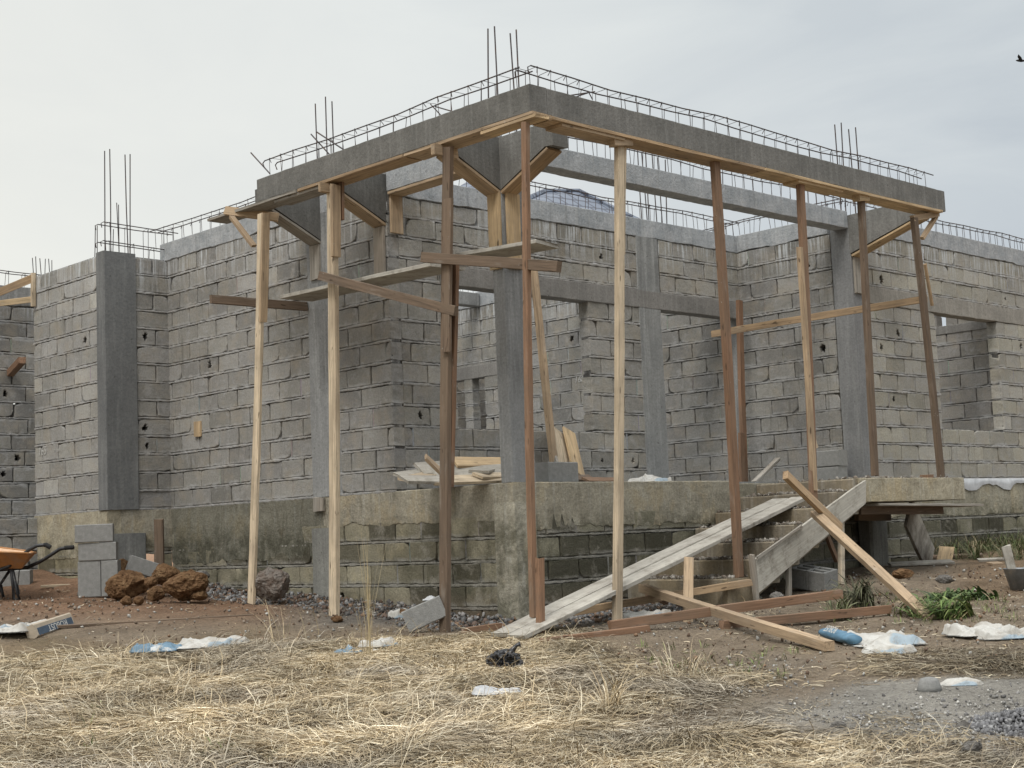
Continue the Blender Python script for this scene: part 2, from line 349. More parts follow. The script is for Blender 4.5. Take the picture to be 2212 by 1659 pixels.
def ground():
    def lines(a,b,st,far):
        c=list(np.arange(a,b,st)); d=st
        lo=[];hi=[];x=a
        while x>-far: d*=1.35; x-=d; lo.append(x)
        d=st;x=c[-1]
        while x<far: d*=1.35; x+=d; hi.append(x)
        return np.array(lo[::-1]+c+hi)
    xs=lines(-8.,8.,.045,900); ys=lines(-8.5,7.,.045,900)
    XX,YY=np.meshgrid(xs,ys); ZZ=gh(XX.ravel(),YY.ravel()).reshape(XX.shape)
    P=np.c_[XX.ravel(),YY.ravel(),ZZ.ravel()]
    nz=np.array([noise.noise(V((a*1.3,b*1.3,0))) for a,b,_ in P])
    n2=np.array([noise.fractal(V((a*4,b*4,5)),.9,2.1,4) for a,b,_ in P])
    near=np.exp(-((P[:,0]/14)**2+(P[:,1]/14)**2))
    px,py,d=prj(P); red,st,gr,hp,rub,sand=zone(px,py,nz*1.5)
    P[:,2]+=near*(.018*nz+.02*n2)*(.35+.65*st)
    C=np.tile(np.array([.31,.25,.185]),(len(P),1))
    def m(c,w):
        nonlocal C; C=C*(1-w[:,None])+np.array(c)*w[:,None]
    m((.29,.18,.115),red); m((.19,.18,.165),rub*.75); m((.27,.205,.13),st*.85); m((.38,.36,.32),gr*.95); m((.27,.19,.12),sand*.8); m((.11,.085,.06),hp*.45)
    nx,ny=len(xs),len(ys); i=np.arange(nx-1);j=np.arange(ny-1); I,J=np.meshgrid(i,j); a=(J*nx+I).ravel()
    F=np.c_[a,a+1,a+nx+1,a+nx]
    me=bpy.data.meshes.new('ground'); me.vertices.add(len(P)); me.vertices.foreach_set('co',P.ravel())
    me.loops.add(F.size); me.loops.foreach_set('vertex_index',F.ravel()); me.polygons.add(len(F))
    me.polygons.foreach_set('loop_start',np.arange(0,F.size,4)); me.polygons.foreach_set('use_smooth',np.ones(len(F),bool)); me.update(calc_edges=True)
    at_=me.attributes.new('tone','FLOAT_COLOR','POINT'); at_.data.foreach_set('color',np.c_[C,np.ones(len(C))].astype(np.float32).ravel())
    me.materials.append(M['ground']); o=bpy.data.objects.new('ground',me); COL.objects.link(o); o['kind']='structure'; return o
ground()
def mesh_np(name,P,F,C,mat,k):
    me=bpy.data.meshes.new(name); me.vertices.add(len(P)); me.vertices.foreach_set('co',P.astype(np.float32).ravel())
    me.loops.add(F.size); me.loops.foreach_set('vertex_index',F.astype(np.int32).ravel()); me.polygons.add(len(F))
    me.polygons.foreach_set('loop_start',np.arange(0,F.size,k,dtype=np.int32)); me.update(calc_edges=True)
    a=me.attributes.new('tone','FLOAT_COLOR','POINT'); a.data.foreach_set('color',np.c_[C,np.ones(len(C))].astype(np.float32).ravel())
    me.materials.append(M[mat]); o=bpy.data.objects.new(name,me); COL.objects.link(o); return o
def frac2(x,y,s,o=0):
    """cheap smooth value noise on arrays"""
    x=x*s+o;y=y*s+o*1.7; xi=np.floor(x).astype(int);yi=np.floor(y).astype(int); fx=x-xi;fy=y-yi
    fx=fx*fx*(3-2*fx);fy=fy*fy*(3-2*fy)
    h=lambda a,b: np.modf(np.abs(np.sin(a*127.1+b*311.7)*43758.5453))[0]
    return (h(xi,yi)*(1-fx)+h(xi+1,yi)*fx)*(1-fy)+(h(xi,yi+1)*(1-fx)+h(xi+1,yi+1)*fx)*fy
def blades(name,N,dr,lr,dens,lenr,wid,palette,upr,seed,mat='straw',flow=True,darkening=None):
    r=np.random.default_rng(seed)
    d=r.uniform(dr[0],dr[1],N); l=r.uniform(-1,1,N)*(lr*d+.3)
    x=CAM.x+.697*d+.717*l; y=CAM.y+.717*d-.697*l
    k=(x<0)|(y<-.1); k&=~((y>0)&(x>-.05)); x=x[k];y=y[k]
    z=gh(x,y); px,py,_=prj(np.c_[x,y,z]); nz=frac2(x,y,1.3,7)*2-1
    cl=frac2(x,y,3.1,3); dn=dens(px,py,nz,cl)
    k=r.random(len(x))<dn; x,y,z,px,py,dn=x[k],y[k],z[k],px[k],py[k],dn[k]; n=len(x)
    fl=frac2(x,y,.8,11)*9.4+frac2(x,y,2.7,5)*2.5
    th=fl+r.normal(0,.75,n) if flow else r.uniform(0,6.28,n)
    L=r.uniform(lenr[0],lenr[1],n)*(.6+.7*dn); W=wid*r.uniform(.6,1.5,n)
    pit=np.abs(r.normal(0,upr,n))+.02; tu=r.random(n)<.018; pit[tu]=r.uniform(.5,1.3,tu.sum())
    bend=r.normal(0,.33,n)*(1+2.*(r.random(n)<.12)); lift=r.uniform(0,.045,n)*dn+.004
    pts=[];h=np.zeros(n); cx_,cy_=x.copy(),y.copy(); a=th.copy(); pz=z+lift
    for s in range(4):
        pts.append(np.c_[cx_,cy_,pz]); st=L/3
        cx_=cx_+np.cos(a)*np.cos(pit)*st; cy_=cy_+np.sin(a)*np.cos(pit)*st; pz=pz+np.sin(pit)*st; a=a+bend; pit=pit-r.uniform(.1,.6,n)*(1 if s<2 else .5)
    pts=np.stack(pts,1) # n,4,3
    g=gh(pts[:,3,0],pts[:,3,1]); pts[:,3,2]=np.maximum(pts[:,3,2],g+.003)
    sd=np.stack([-np.sin(th),np.cos(th),r.uniform(-.8,.8,n)],1); sd/=np.linalg.norm(sd,axis=1)[:,None]
    w=W[:,None]*np.array([.5,.5,.45,.12])[None,:]
    A=pts+sd[:,None,:]*w[:,:,None]; B=pts-sd[:,None,:]*w[:,:,None]
    P=np.concatenate([A,B],1).reshape(-1,3); b=np.arange(n)[:,None]*8
    F=np.concatenate([np.stack([b[:,0]+s,b[:,0]+s+1,b[:,0]+s+5,b[:,0]+s+4],1) for s in range(3)])
    pal=np.array(palette); ci=r.integers(0,len(pal),n); c=pal[ci]*r.uniform(.7,1.25,n)[:,None]
    c*= (.42+.62*frac2(x,y,2.1,9)+.35*frac2(x,y,7.3,4))[:,None]
    gm=np.clip(frac2(x,y,1.7,21)*2.2-1.05,0,1)[:,None]*.55; lum=c.mean(1,keepdims=True); c=c*(1-gm)+gm*lum*np.array([.86,.80,.72])
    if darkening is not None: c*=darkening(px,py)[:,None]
    C=np.repeat(c,8,0)
    o=mesh_np(name,P,F,C,mat,4); return o
sm=lambda a,b,v: np.clip((v-a)/(b-a),0,1)
STR=[(.57,.47,.31),(.66,.57,.41),(.47,.38,.245),(.74,.66,.49),(.36,.275,.17),(.56,.45,.28),(.22,.17,.11),(.42,.335,.22)]
def dstraw(px,py,nz,cl):
    _,s,g,h,_,_=zone(px,py,nz); return np.clip(s*(.22+1.2*cl)-.08,0,1)
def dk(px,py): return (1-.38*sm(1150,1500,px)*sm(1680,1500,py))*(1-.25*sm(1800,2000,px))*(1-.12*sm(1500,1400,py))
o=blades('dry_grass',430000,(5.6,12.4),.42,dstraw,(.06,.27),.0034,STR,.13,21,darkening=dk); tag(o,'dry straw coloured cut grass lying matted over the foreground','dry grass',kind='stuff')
def dtw(px,py,nz,cl):
    _,s,_,h,_,_=zone(px,py,nz); return np.clip((.04+.07*sm(1250,1400,px))*sm(1240,1300,py),0,1)*(1-.7*s)*cl*1.6
o=blades('straw_litter',90000,(9,17),.40,dtw,(.05,.22),.005,STR,.1,33); tag(o,'loose straw and twig litter scattered over the bare soil','litter',kind='stuff')
# green sprigs in the straw, weeds at the wall
GRN=[(.10,.14,.04),(.14,.19,.05),(.07,.10,.03),(.20,.24,.08),(.16,.15,.07)]
def tufts(name,centres,n,L,w,pal,seed,spread=.5,droop=1.,mat='leaf'):
    r=np.random.default_rng(seed); P=[];F=[];C=[]
    for (cx_,cy_,cz,rad) in centres:
        for _ in range(n):
            a=r.uniform(0,6.283); q=rad*math.sqrt(r.random()); x=cx_+q*math.cos(a*1.7);y=cy_+q*math.sin(a*1.7); z=cz
            pit=math.pi/2-abs(r.normal(0,spread)); l=L*r.uniform(.5,1.2); ww=w*r.uniform(.6,1.3); pp=[]
            for s in range(5):
                pp.append((x,y,z,ww*(.7,1,1,.7,.08)[s])); st=l/4
                x+=math.cos(a)*math.cos(pit)*st;y+=math.sin(a)*math.cos(pit)*st;z+=math.sin(pit)*st; pit-=droop*r.uniform(.2,.6)
            o=len(P); sd=(-math.sin(a),math.cos(a),r.uniform(-.3,.3))
            for (x_,y_,z_,h) in pp:
                P.append((x_+sd[0]*h/2,y_+sd[1]*h/2,z_+sd[2]*h/2)); P.append((x_-sd[0]*h/2,y_-sd[1]*h/2,z_-sd[2]*h/2))
            F+=[(o+2*s,o+2*s+1,o+2*s+3,o+2*s+2) for s in range(4)]
            c=np.array(pal[r.integers(0,len(pal))])*r.uniform(.7,1.3); C+=[c]*10
    return mesh_np(name,np.array(P),np.array(F),np.array(C),mat,4)
r_=random.Random(5)
cs=[]
for i in range(300):
    x=r_.uniform(7.2,13); y=-r_.uniform(.05,1.3)**1.5
    if noise.noise(V((x*1.7,y*2,4)))<-.12: continue
    cs.append((x,y,gz(x,y),.06))
tag(tufts('wild_grass',cs,20,.30,.007,[(.07,.10,.035),(.10,.13,.045),(.05,.075,.028),(.13,.14,.06),(.24,.20,.12),(.19,.155,.09)],3,.75,.9),'overgrown green grass along the foot of the far right wall','grass',kind='stuff')
cs=[]
for i in range(60):
    p=ong(r_.uniform(1780,2200),r_.uniform(1285,1350)); cs.append((p.x,p.y,p.z,.06))
for i in range(26):
    p=ong(r_.uniform(1380,1750),r_.uniform(1390,1470)); cs.append((p.x,p.y,p.z,.05))
for i in range(14):
    p=ong(r_.uniform(150,620),r_.uniform(1530,1650)); cs.append((p.x,p.y,p.z,.05))
tag(tufts('green_sprouts',cs,9,.10,.005,GRN,4,.8,.8),'small green weeds sprouting between the soil and the straw','weeds',kind='stuff')
# ---------------------------------------------------------------- house
H=empty('unfinished_house',(0,0,0),'unfinished grey block house with raised plinth, concrete ring beams and veranda frame','house')
CO=.218
def block_wall(name,O,U,N,L,z0,rows,openings=(),holes=(),seed=0,tone=(.28,.27,.25),mat='block',T=.15,off=0,var=.11,hue=.5,bead=1.,zjit=0,top=None,u0=0,backbead=False):
    O,U,N=V(O),V(U),V(N); mb=MB(); rr=random.Random(seed)
    P=lambda u,n,z: O+U*u+N*n+Z*z
    flip=U.cross(Z).dot(N)<0
    beadc=(.345,.342,.332)
    for k in range(rows):
        zb=z0+k*CO; zc=zb+CO/2
        segs=[(u0,L)]
        for (a,b,c,d) in openings:
            if c<zc<d:
                ns=[]
                for s,e in segs:
                    if a>s: ns.append((s,min(a,e)))
                    if b<e: ns.append((max(b,s),e))
                segs=[q for q in ns if q[1]-q[0]>.03]
        o=off+(k%2)*.205+rr.uniform(-.02,.02)
        for s,e in segs:
            cs_=[(s,e)]
            for (hu,hz,hr) in holes:
                if hr>0 and abs(hz-zc)<CO/2: cs_=[q for (a,b) in cs_ for q in (((a,hu-.08),(hu+.08,b)) if a<hu<b else ((a,b),)) if q[1]-q[0]>.02]
            for a,b in cs_: mb.box(P((a+b)/2,-T/2,zc),U*((b-a)/2-.004),N*(T/2-.018),Z*(CO/2),(.07,.068,.065))  # mortar core coloured near black to paint the shade in the joints
            js=[s]; u=o-.41*3
            while u<e:
                if u>s+.09 and u<e-.09: js.append(u+rr.uniform(-.012,.012))
                u+=.41
            js.append(e)
            dropz=rr.uniform(-.003,.003)
            for a,b in zip(js[:-1],js[1:]):
                g0=0 if a==s else .0045+rr.random()*.006; g1=0 if b==e else .005
                ua,ub=a+g0,b-g1; za,zt=zb+.0195+dropz+rr.uniform(-.003,.003),zb+.208+dropz+rr.uniform(-.003,.003)
                ring=[]; 
                nx=max(3,int((ub-ua)/.05)); 
                for i in range(nx): ring.append((ua+(ub-ua)*i/nx,za))
                for i in range(4): ring.append((ub,za+(zt-za)*i/4))
                for i in range(nx): ring.append((ub-(ub-ua)*i/nx,zt))
                for i in range(4): ring.append((ua,zt-(zt-za)*i/4))
                m=len(ring); cu,cz=(ua+ub)/2,(za+zt)/2
                jr=[(p[0]+rr.gauss(0,.0028),p[1]+rr.gauss(0,.003)) for p in ring]
                ch=rr.random()
                if ch<.34:  # chipped corner
                    c0=rr.choice((0,nx,nx+4,2*nx+4)); q=rr.uniform(.008,.032)
                    for dd in (-1,0,1):
                        p=jr[(c0+dd)%m]; f=q if dd==0 else q*.4
                        jr[(c0+dd)%m]=(p[0]+(cu-p[0])*f/abs(cu-p[0]+1e-6)*1,p[1]+(cz-p[1])*f/(abs(cz-p[1])+1e-6))
                d0=rr.uniform(-.005,.004); tu=rr.uniform(-.012,.012); tz=rr.uniform(-.02,.02)
                fn=lambda p:d0+tu*(p[0]-cu)+tz*(p[1]-cz)
                def inset(q): 
                    return [(p[0]+(q if p[0]<cu else -q)*min(1,abs(p[0]-cu)/.02),p[1]+(q if p[1]<cz else -q)*min(1,abs(p[1]-cz)/.02)) for p in jr]
                t=1+rr.gauss(0,var); h=rr.random()*hue*.07
                if mat=='plinth':
                    q_=noise.noise(V((cu*.7+seed,zc*1.1,seed*3)))
                    if q_+rr.gauss(0,.22)>(.08 if abs(U.y)>.5 else -.10): t*=rr.uniform(.34,.62); h=.07
                    else: t*=1.05; h=.08
                else: q_=0
                c=(tone[0]*t*(1+h*.45),tone[1]*t*(1+h*.25),tone[2]*t*(1-h*1.1))
                i4,i9=inset(.003),inset(.009)
                R=[[P(*(lambda p:(p[0],-T,p[1]))(p)) for p in ring],[P(p[0],fn(p)-.010,p[1]) for p in jr],[P(p[0],fn(p)-.003,p[1]) for p in i4],[P(p[0],fn(p),p[1]) for p in i9]]
                hole=None
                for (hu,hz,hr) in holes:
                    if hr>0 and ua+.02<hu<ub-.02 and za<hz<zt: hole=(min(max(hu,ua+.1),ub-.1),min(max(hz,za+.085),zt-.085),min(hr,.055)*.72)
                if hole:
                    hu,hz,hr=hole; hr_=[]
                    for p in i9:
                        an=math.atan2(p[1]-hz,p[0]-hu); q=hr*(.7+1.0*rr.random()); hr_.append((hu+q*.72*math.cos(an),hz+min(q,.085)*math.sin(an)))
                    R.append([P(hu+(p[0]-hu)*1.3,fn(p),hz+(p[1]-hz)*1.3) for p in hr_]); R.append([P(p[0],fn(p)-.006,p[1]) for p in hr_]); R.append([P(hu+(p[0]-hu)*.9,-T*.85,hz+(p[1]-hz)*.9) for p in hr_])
                if flip: R=[q[::-1] for q in R]
                o_=len(mb.c); mb.rings(R,True,c)
                if hole:
                    for q in range(len(mb.c)-m,len(mb.c)): mb.c[q]=(.006,.006,.006)  # back of the hole blackened, its shade is put into the tone
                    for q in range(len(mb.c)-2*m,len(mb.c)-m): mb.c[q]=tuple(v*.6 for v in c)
                # mortar in the upright joint
                if b!=e and rr.random()<.16:
                    w=rr.uniform(.005,.012); mb.rough(P(b,-.012,za),P(b,-.012,zt),U,N,w*2,.02,.0015,.05,seed=rr.randint(0,999),cham=.002,col=tuple(v*rr.uniform(.75,1.) for v in beadc))
            # squeezed mortar bead along the bed
            for face in ((1,) if not backbead else (1,-1)):
                n=max(3,int((e-s)/.025)); R=[]; ph=rr.random()*50
                for i in range(n+1):
                    u=s+(e-s)*i/n; a=noise.noise(V((u*4+ph,k*3.3,seed))); b2=noise.noise(V((u*23+ph,k*3.3,seed+9)))
                    b3=noise.noise(V((u*9+ph,k*5.1,seed+2))); pr_=bead*max(.0005,.0045+.007*a+.008*b2); hz=max(.005,.0105+.006*a+.006*b3+rr.gauss(0,.001)); zc2=zb+.004+.004*b2
                    base=-.02 if face==1 else -T+.02; nn=face*pr_+(0 if face==1 else -T)
                    q=[P(u,base,zc2-hz),P(u,nn*.7 if face==1 else nn,zc2-hz),P(u,nn,zc2-hz*.3),P(u,nn,zc2+hz*.5),P(u,nn*.6 if face==1 else nn,zc2+hz),P(u,base,zc2+hz)]
                    R.append(q)
                if U.cross(Z).dot(N)*face>0: R=[q[::-1] for q in R]
                t=rr.uniform(.78,1.1)
                mb.rings(R,True,tuple(v*t*.45+tone[i]*.6 for i,v in enumerate(beadc)))
    o=mb.build(name,mat,H); return o
def cbar(name,p0,p1,side,upv,w,h,mat,ragged=0,seed=0,j=.003,color=(1,1,1),par=None,cham=.006,seg=.07):
    mb=MB(); mb.rough(p0,p1,side,upv,w,h,j,seg,ragged,seed,cham); return mb.build(name,mat,par or H,False,color)
ZP=1.28; ZL=3.46; ZW=ZP+14*CO  # 4.332
# wall A: long wall to the left of the veranda (faces -X)
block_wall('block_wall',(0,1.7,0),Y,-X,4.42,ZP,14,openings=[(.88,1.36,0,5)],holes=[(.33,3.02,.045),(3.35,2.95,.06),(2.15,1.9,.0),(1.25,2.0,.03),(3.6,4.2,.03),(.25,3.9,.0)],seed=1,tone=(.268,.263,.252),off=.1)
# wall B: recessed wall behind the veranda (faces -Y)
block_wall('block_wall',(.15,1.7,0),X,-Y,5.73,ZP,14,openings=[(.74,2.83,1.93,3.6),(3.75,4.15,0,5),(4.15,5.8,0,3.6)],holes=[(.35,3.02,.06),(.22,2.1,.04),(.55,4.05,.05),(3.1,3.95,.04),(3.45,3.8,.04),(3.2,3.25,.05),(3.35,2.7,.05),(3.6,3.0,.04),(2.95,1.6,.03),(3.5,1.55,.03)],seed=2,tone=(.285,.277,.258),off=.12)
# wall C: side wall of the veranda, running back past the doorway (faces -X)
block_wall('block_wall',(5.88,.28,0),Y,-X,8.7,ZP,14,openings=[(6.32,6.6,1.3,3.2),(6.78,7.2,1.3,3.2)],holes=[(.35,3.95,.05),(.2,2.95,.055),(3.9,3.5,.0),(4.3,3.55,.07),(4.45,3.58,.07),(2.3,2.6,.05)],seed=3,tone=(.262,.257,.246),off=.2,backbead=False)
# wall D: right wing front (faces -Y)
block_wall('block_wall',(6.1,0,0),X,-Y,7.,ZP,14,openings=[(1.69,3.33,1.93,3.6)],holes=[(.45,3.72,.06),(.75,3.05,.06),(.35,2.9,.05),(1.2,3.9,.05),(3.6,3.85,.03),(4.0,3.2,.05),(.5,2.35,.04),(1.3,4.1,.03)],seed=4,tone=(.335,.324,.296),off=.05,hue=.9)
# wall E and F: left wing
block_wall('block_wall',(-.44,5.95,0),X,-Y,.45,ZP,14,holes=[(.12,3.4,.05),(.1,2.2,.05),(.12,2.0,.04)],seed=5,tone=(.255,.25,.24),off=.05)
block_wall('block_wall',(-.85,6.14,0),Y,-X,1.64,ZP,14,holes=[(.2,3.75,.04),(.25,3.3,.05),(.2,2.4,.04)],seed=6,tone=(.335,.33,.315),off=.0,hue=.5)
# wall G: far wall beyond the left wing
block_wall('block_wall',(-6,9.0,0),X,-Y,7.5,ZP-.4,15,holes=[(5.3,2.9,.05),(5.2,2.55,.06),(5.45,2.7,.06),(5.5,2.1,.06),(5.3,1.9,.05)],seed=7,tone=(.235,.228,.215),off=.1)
block_wall('block_wall',(7.3,5.2,0),Y,-X,5,ZP,14,openings=[(2.4,2.9,1.3,3.2)],seed=18,tone=(.16,.155,.145),off=.1)  # room wall behind wall C, tone darkened as painted indoor shade
block_wall('block_wall',(8.6,6,0),Y,-X,5,ZP,14,seed=19,tone=(.12,.118,.11),off=.1)  # deeper room wall, indoor shade painted in by a still darker tone
# wall I: inner wall seen through the right window
block_wall('block_wall',(9.6,.16,0),Y,-X,5,ZP,14,openings=[(.70,.84,3.5,3.8)],seed=8,tone=(.262,.25,.235),off=.1)
# ring beams
def ring(p0,p1,side,z0=4.325,z1=4.55,w=.17,mat='ring',rg=.02,seed=1,name='ring_beam'):
    return cbar(name,(p0[0],p0[1],(z0+z1)/2),(p1[0],p1[1],(z0+z1)/2),side,Z,w,z1-z0,mat,rg,seed,.003)
ring((.075,1.88),(.075,6.1),X,seed=2); ring((.16,1.775),(5.87,1.775),Y,seed=3); ring((5.955,.3),(5.955,8.9),X,seed=4); ring((6.12,.075),(13.1,.075),Y,seed=5)
ring((9.675,.3),(9.675,5.2),X,seed=6); ring((-6,9.075),(1.5,9.075),Y,4.15,4.42,mat='oldconc',seed=7)
ring((.1,.22),(.1,1.68),X,4.345,4.56,.2,'ring',.004,8,'tie_beam'); ring((.33,.1),(5.87,.1),Y,4.345,4.56,.2,'ring',.006,9,'tie_beam')
# beams across the interior
cbar('tie_beam',(2.6,6.7,4.42),(5.85,6.7,4.42),Y,Z,.18,.2,'oldconc',.004)
cbar('tie_beam',(.2,4.3,4.42),(5.85,4.3,4.42),Y,Z,.18,.2,'oldconc',.004)
# lintels
cbar('lintel',(.7,1.775,ZL+.1),(5.86,1.775,ZL+.1),Y,Z,.175,.215,'lintel',.004,3)
cbar('lintel',(6.12,.075,ZL+.1),(13,.075,ZL+.1),Y,Z,.17,.215,'lintel',.01,5,color=(1.25,1.22,1.15))
cbar('lintel',(5.955,5.6,3.32),(5.955,8.8,3.32),X,Z,.175,.2,'lintel',.004,6)
cbar('lintel',(9.675,.2,ZL-.0),(9.675,5,ZL-.0),X,Z,.17,.12,'lintel',.004,7)
# columns
def column(x0,x1,y0,y1,z0,z1,mat,color=(1,1,1),seed=0,rg=0):
    return cbar('column',((x0+x1)/2,(y0+y1)/2,z0),((x0+x1)/2,(y0+y1)/2,z1),X,Y,x1-x0,y1-y0,mat,0,seed,.0035,color,cham=.012)
colA=column(.0,.31,.0,.16,ZP,4.55,'oldconc',(1.02,1.04,1.07),1)
colB=column(-.008,.15,2.56,3.08,ZP,4.33,'oldconc',(1.12,1.14,1.17),2)
column(.0,.15,1.7,1.88,4.3,4.56,'oldconc',seed=22)
colE=column(3.87,4.28,1.69,1.87,ZP,4.33,'oldconc',(1.05,1.07,1.08),3)
colC=column(5.874,6.1,-.004,.27,ZP,4.40,'darkconc',(1.35,1.36,1.38),4)
colD=column(-.87,-.44,5.93,6.13,ZP,4.36,'darkconc',(1.0,1.02,1.03),5)
column(5.87,6.03,1.74,1.93,ZP,4.33,'oldconc',seed=6)
# outer veranda beam
BZ0,BZ1=4.295,4.535
cbar('veranda_beam',(-.82,2.64,(BZ0+BZ1)/2),(-.82,-1.34,(BZ0+BZ1)/2),X,Z,.21,BZ1-BZ0,'newconc',.004,11,.004)
cbar('veranda_beam',(-.71,-1.235,(BZ0+BZ1)/2),(5.82,-1.235,(BZ0+BZ1)/2),Y,Z,.21,BZ1-BZ0,'newconc',.004,12,.004,(1.12,1.12,1.12))
def bracket(o,d,n,t,col=(1,1,1)):
    """haunched cantilever from the wall out to the veranda beam"""
    o,d,n=V(o),V(d),V(n); mb=MB(); pr=[(0.02,4.02),(0.02,4.53),(-.705,4.53),(-.705,4.30),(-.60,4.31)]
    R=[[o+d*(-a)+Z*z+n*k for a,z in pr] for k in (0,t)]
    if d.cross(n).z>0: R=R[::-1]
    mb.rings(R,True); return mb.build('bracket','newconc',H,False,col)
bracket((.0,.0,0),-X,Y,.2,(.9,.9,.9)); bracket((0,1.70,0),-X,Y,.2,(.75,.75,.75)); bracket((0,2.80,0),-X,Y,.2,(.85,.85,.85))
bracket((0,.0,0),-Y,X,.2,(1.15,1.15,1.15))
mb=MB(); pr=[(.02,4.03),(.02,4.51),(-1.12,4.53),(-1.12,4.33),(-.95,4.33)]
R=[[V((5.88+k,a,z)) for a,z in pr] for k in (0,.2)]; mb.rings(R[::-1],True); mb.build('bracket','newconc',H,False,(1.15,1.15,1.15))
# ---- plinth
pt_=(.25,.235,.195)
block_wall('plinth_wall',(0,.24,0),Y,-X,5.7,-.1,5,holes=[(.82,.66,.03),(2.4,.32,.05),(3.1,.3,.04)],seed=11,tone=pt_,mat='plinth',off=.25,bead=.5,T=.2)
block_wall('plinth_wall',(.26,0,0),X,-Y,12.8,-.1,5,seed=12,tone=(.22,.212,.175),mat='plinth',off=.15,bead=.5,T=.2)
block_wall('plinth_wall',(-.85,5.95,0),Y,-X,1.9,.1,4,seed=13,tone=(.32,.29,.22),mat='plinth',off=.1,bead=.6,T=.2)
block_wall('plinth_wall',(-.85,5.95,0),X,-Y,.85,.1,4,openings=[(.4,.72,0,.75)],seed=14,tone=(.26,.24,.19),mat='plinth',off=.1,bead=.6,T=.2)
block_wall('plinth_wall',(-6,7.72,0),X,-Y,5.2,.6,3,seed=15,tone=(.25,.25,.24),off=.1,bead=.5,T=.2)
def fascia(p0,p1,N,z0,z1,rg,mat='ochre',color=(1,1,1),seed=0,name='plinth_band'):
    p0,p1,N=V(p0),V(p1),V(N); m=N*(-.09+.0035)
    return cbar(name,p0+m+Z*((z0+z1)/2),p1+m+Z*((z0+z1)/2),N,Z,.18,z1-z0,mat,rg,seed,.003,color,cham=.01,seg=.035)
fascia((0,.0,0),(0,2.9,0),-X,.93,ZP,.05,seed=1,color=(.92,.92,.9)); fascia((0,2.9,0),(0,5.95,0),-X,.62,ZP,.07,seed=2,color=(.52,.54,.53))
fascia((.17,0,0),(3.32,0,0),-Y,.84,ZP,.05,seed=3,color=(.93,.93,.9)); fascia((3.32,0,0),(6.0,0,0),-Y,.84,ZP-.03,.03,seed=7,color=(.7,.7,.66)); fascia((6.0,0,0),(13,0,0),-Y,.80,ZP,.03,seed=4,color=(.95,.96,.92))
fascia((-.85,5.95,0),(-.85,7.8,0),-X,.72,ZP,.04,seed=5,color=(1.1,1.08,1.)); fascia((-.68,5.95,0),(0,5.95,0),-Y,.80,ZP,.05,seed=6,color=(.95,.95,.93))
cbar('plinth_column',(.135,.125,-.15),(.135,.125,1.1),X,Y,.295,.28,'ochre',0,3,.004,(1.1,1.12,1.12),cham=.012)
cbar('plinth_column',(.08,2.9,-.0),(.08,2.9,.95),X,Y,.19,.42,'oldconc',0,4,.004,(.95,.95,.9),cham=.012)
cbar('plinth_column',(-.62,6.02,.1),(-.62,6.02,1.0),X,Y,.5,.22,'oldconc',0,5,.004,(.8,.82,.82),cham=.012)
cbar('pier',(5.78,-.12,.15),(5.78,-.12,.97),X,Y,.36,.2,'oldconc',0,6,.008,(.75,.74,.68),cham=.03)
# floor slab
mb=MB(); mb.box((6.5,4.5,ZP-.06),X*6.45,Y*4.45,Z*.05); mb.box((-.3,8.6,ZP-.06),X*.45,Y*2.5,Z*.05); mb.build('floor_slab','oldconc',H)
# landing and steps
cbar('landing',(4.78,-.5,1.13),(4.78,-.5,1.131),X,Y,2.3,.98,'ochre') if 0 else None
cbar('landing',(3.78,-.64,1.11),(5.93,-.64,1.11),Y,Z,1.255,.25,'ochre',.004,8,.004,(1.1,1.08,1.0))
tops=[.31,.475,.63,.785,.94,1.10,1.232]; xs_=[1.50,1.90,2.26,2.60,2.95,3.38,3.70]
for i,(t,x) in enumerate(zip(tops,xs_)):
    x1=(xs_[i+1]+.06) if i<6 else 3.79; h=.24 if i else .4
    cbar('step',(x+(x1-x)/2,-1.245,t-h/2),(x+(x1-x)/2,-.012,t-h/2),X,Z,x1-x,h,'step',.0,20+i,.005,(1.0,.98,.94),cham=.012)
cbar('stair_slab',(1.9,-.62,.15),(3.8,-.62,.96),Y,V((-.42,0,1)),1.2,.12,'step')
cbar('step',(1.55,-.6,.395),(1.55,-.02,.395),X,Z,.1,.17,'step') if 0 else None
# ---- reinforcement
def cage(p0,p1,z0,z1,w=.14,st=.2,hooks=True,seed=0,top_only=False,droop=0):
    p0,p1=V(p0+(0,)),V(p1+(0,)); d=(p1-p0).normalized(); L=(p1-p0).length; s=V((-d.y,d.x,0)); rr=random.Random(seed+5)
    mb=MB(); n=max(2,int(L/.5)+1)
    wob=lambda u,k: Z*(.012*math.sin(u*2.1+k+seed)+.006*math.sin(u*5.3+k))+s*(.008*math.sin(u*1.7+k))
    for k,sd in enumerate((-1,1)):
        for q,(zz,r) in enumerate(((z1,.0062),)):
            pts=[p0+d*(L*i/(n-1))+s*sd*w/2+Z*zz+wob(L*i/(n-1),k*.6) for i in range(n)]
            if hooks: pts=[pts[0]-d*.02-Z*.07+s*.01,pts[0]-d*.035-Z*.02]+pts
            mb.tube(pts,r,6)
    u=.08
    while u<L-.03:
        tl=rr.gauss(0,.015); c=p0+d*u
        a=c-s*w/2+wob(u,0);b=c+s*w/2+wob(u,.6); t1=d*rr.gauss(0,.012)
        pts=[a+Z*z0+d*tl,a+Z*(z1+.008),b+Z*(z1+.008)+d*.01,b+Z*z0+d*tl+t1]
        mb.tube(pts,.0036,5); 
        mb.tube([a+Z*(z1+.006),a+s*.02+Z*(z1-.04)+d*rr.uniform(-.02,.03)],.0036,5)
        u+=st*rr.uniform(.85,1.15)
    return mb.build('rebar_cage','steel',H)
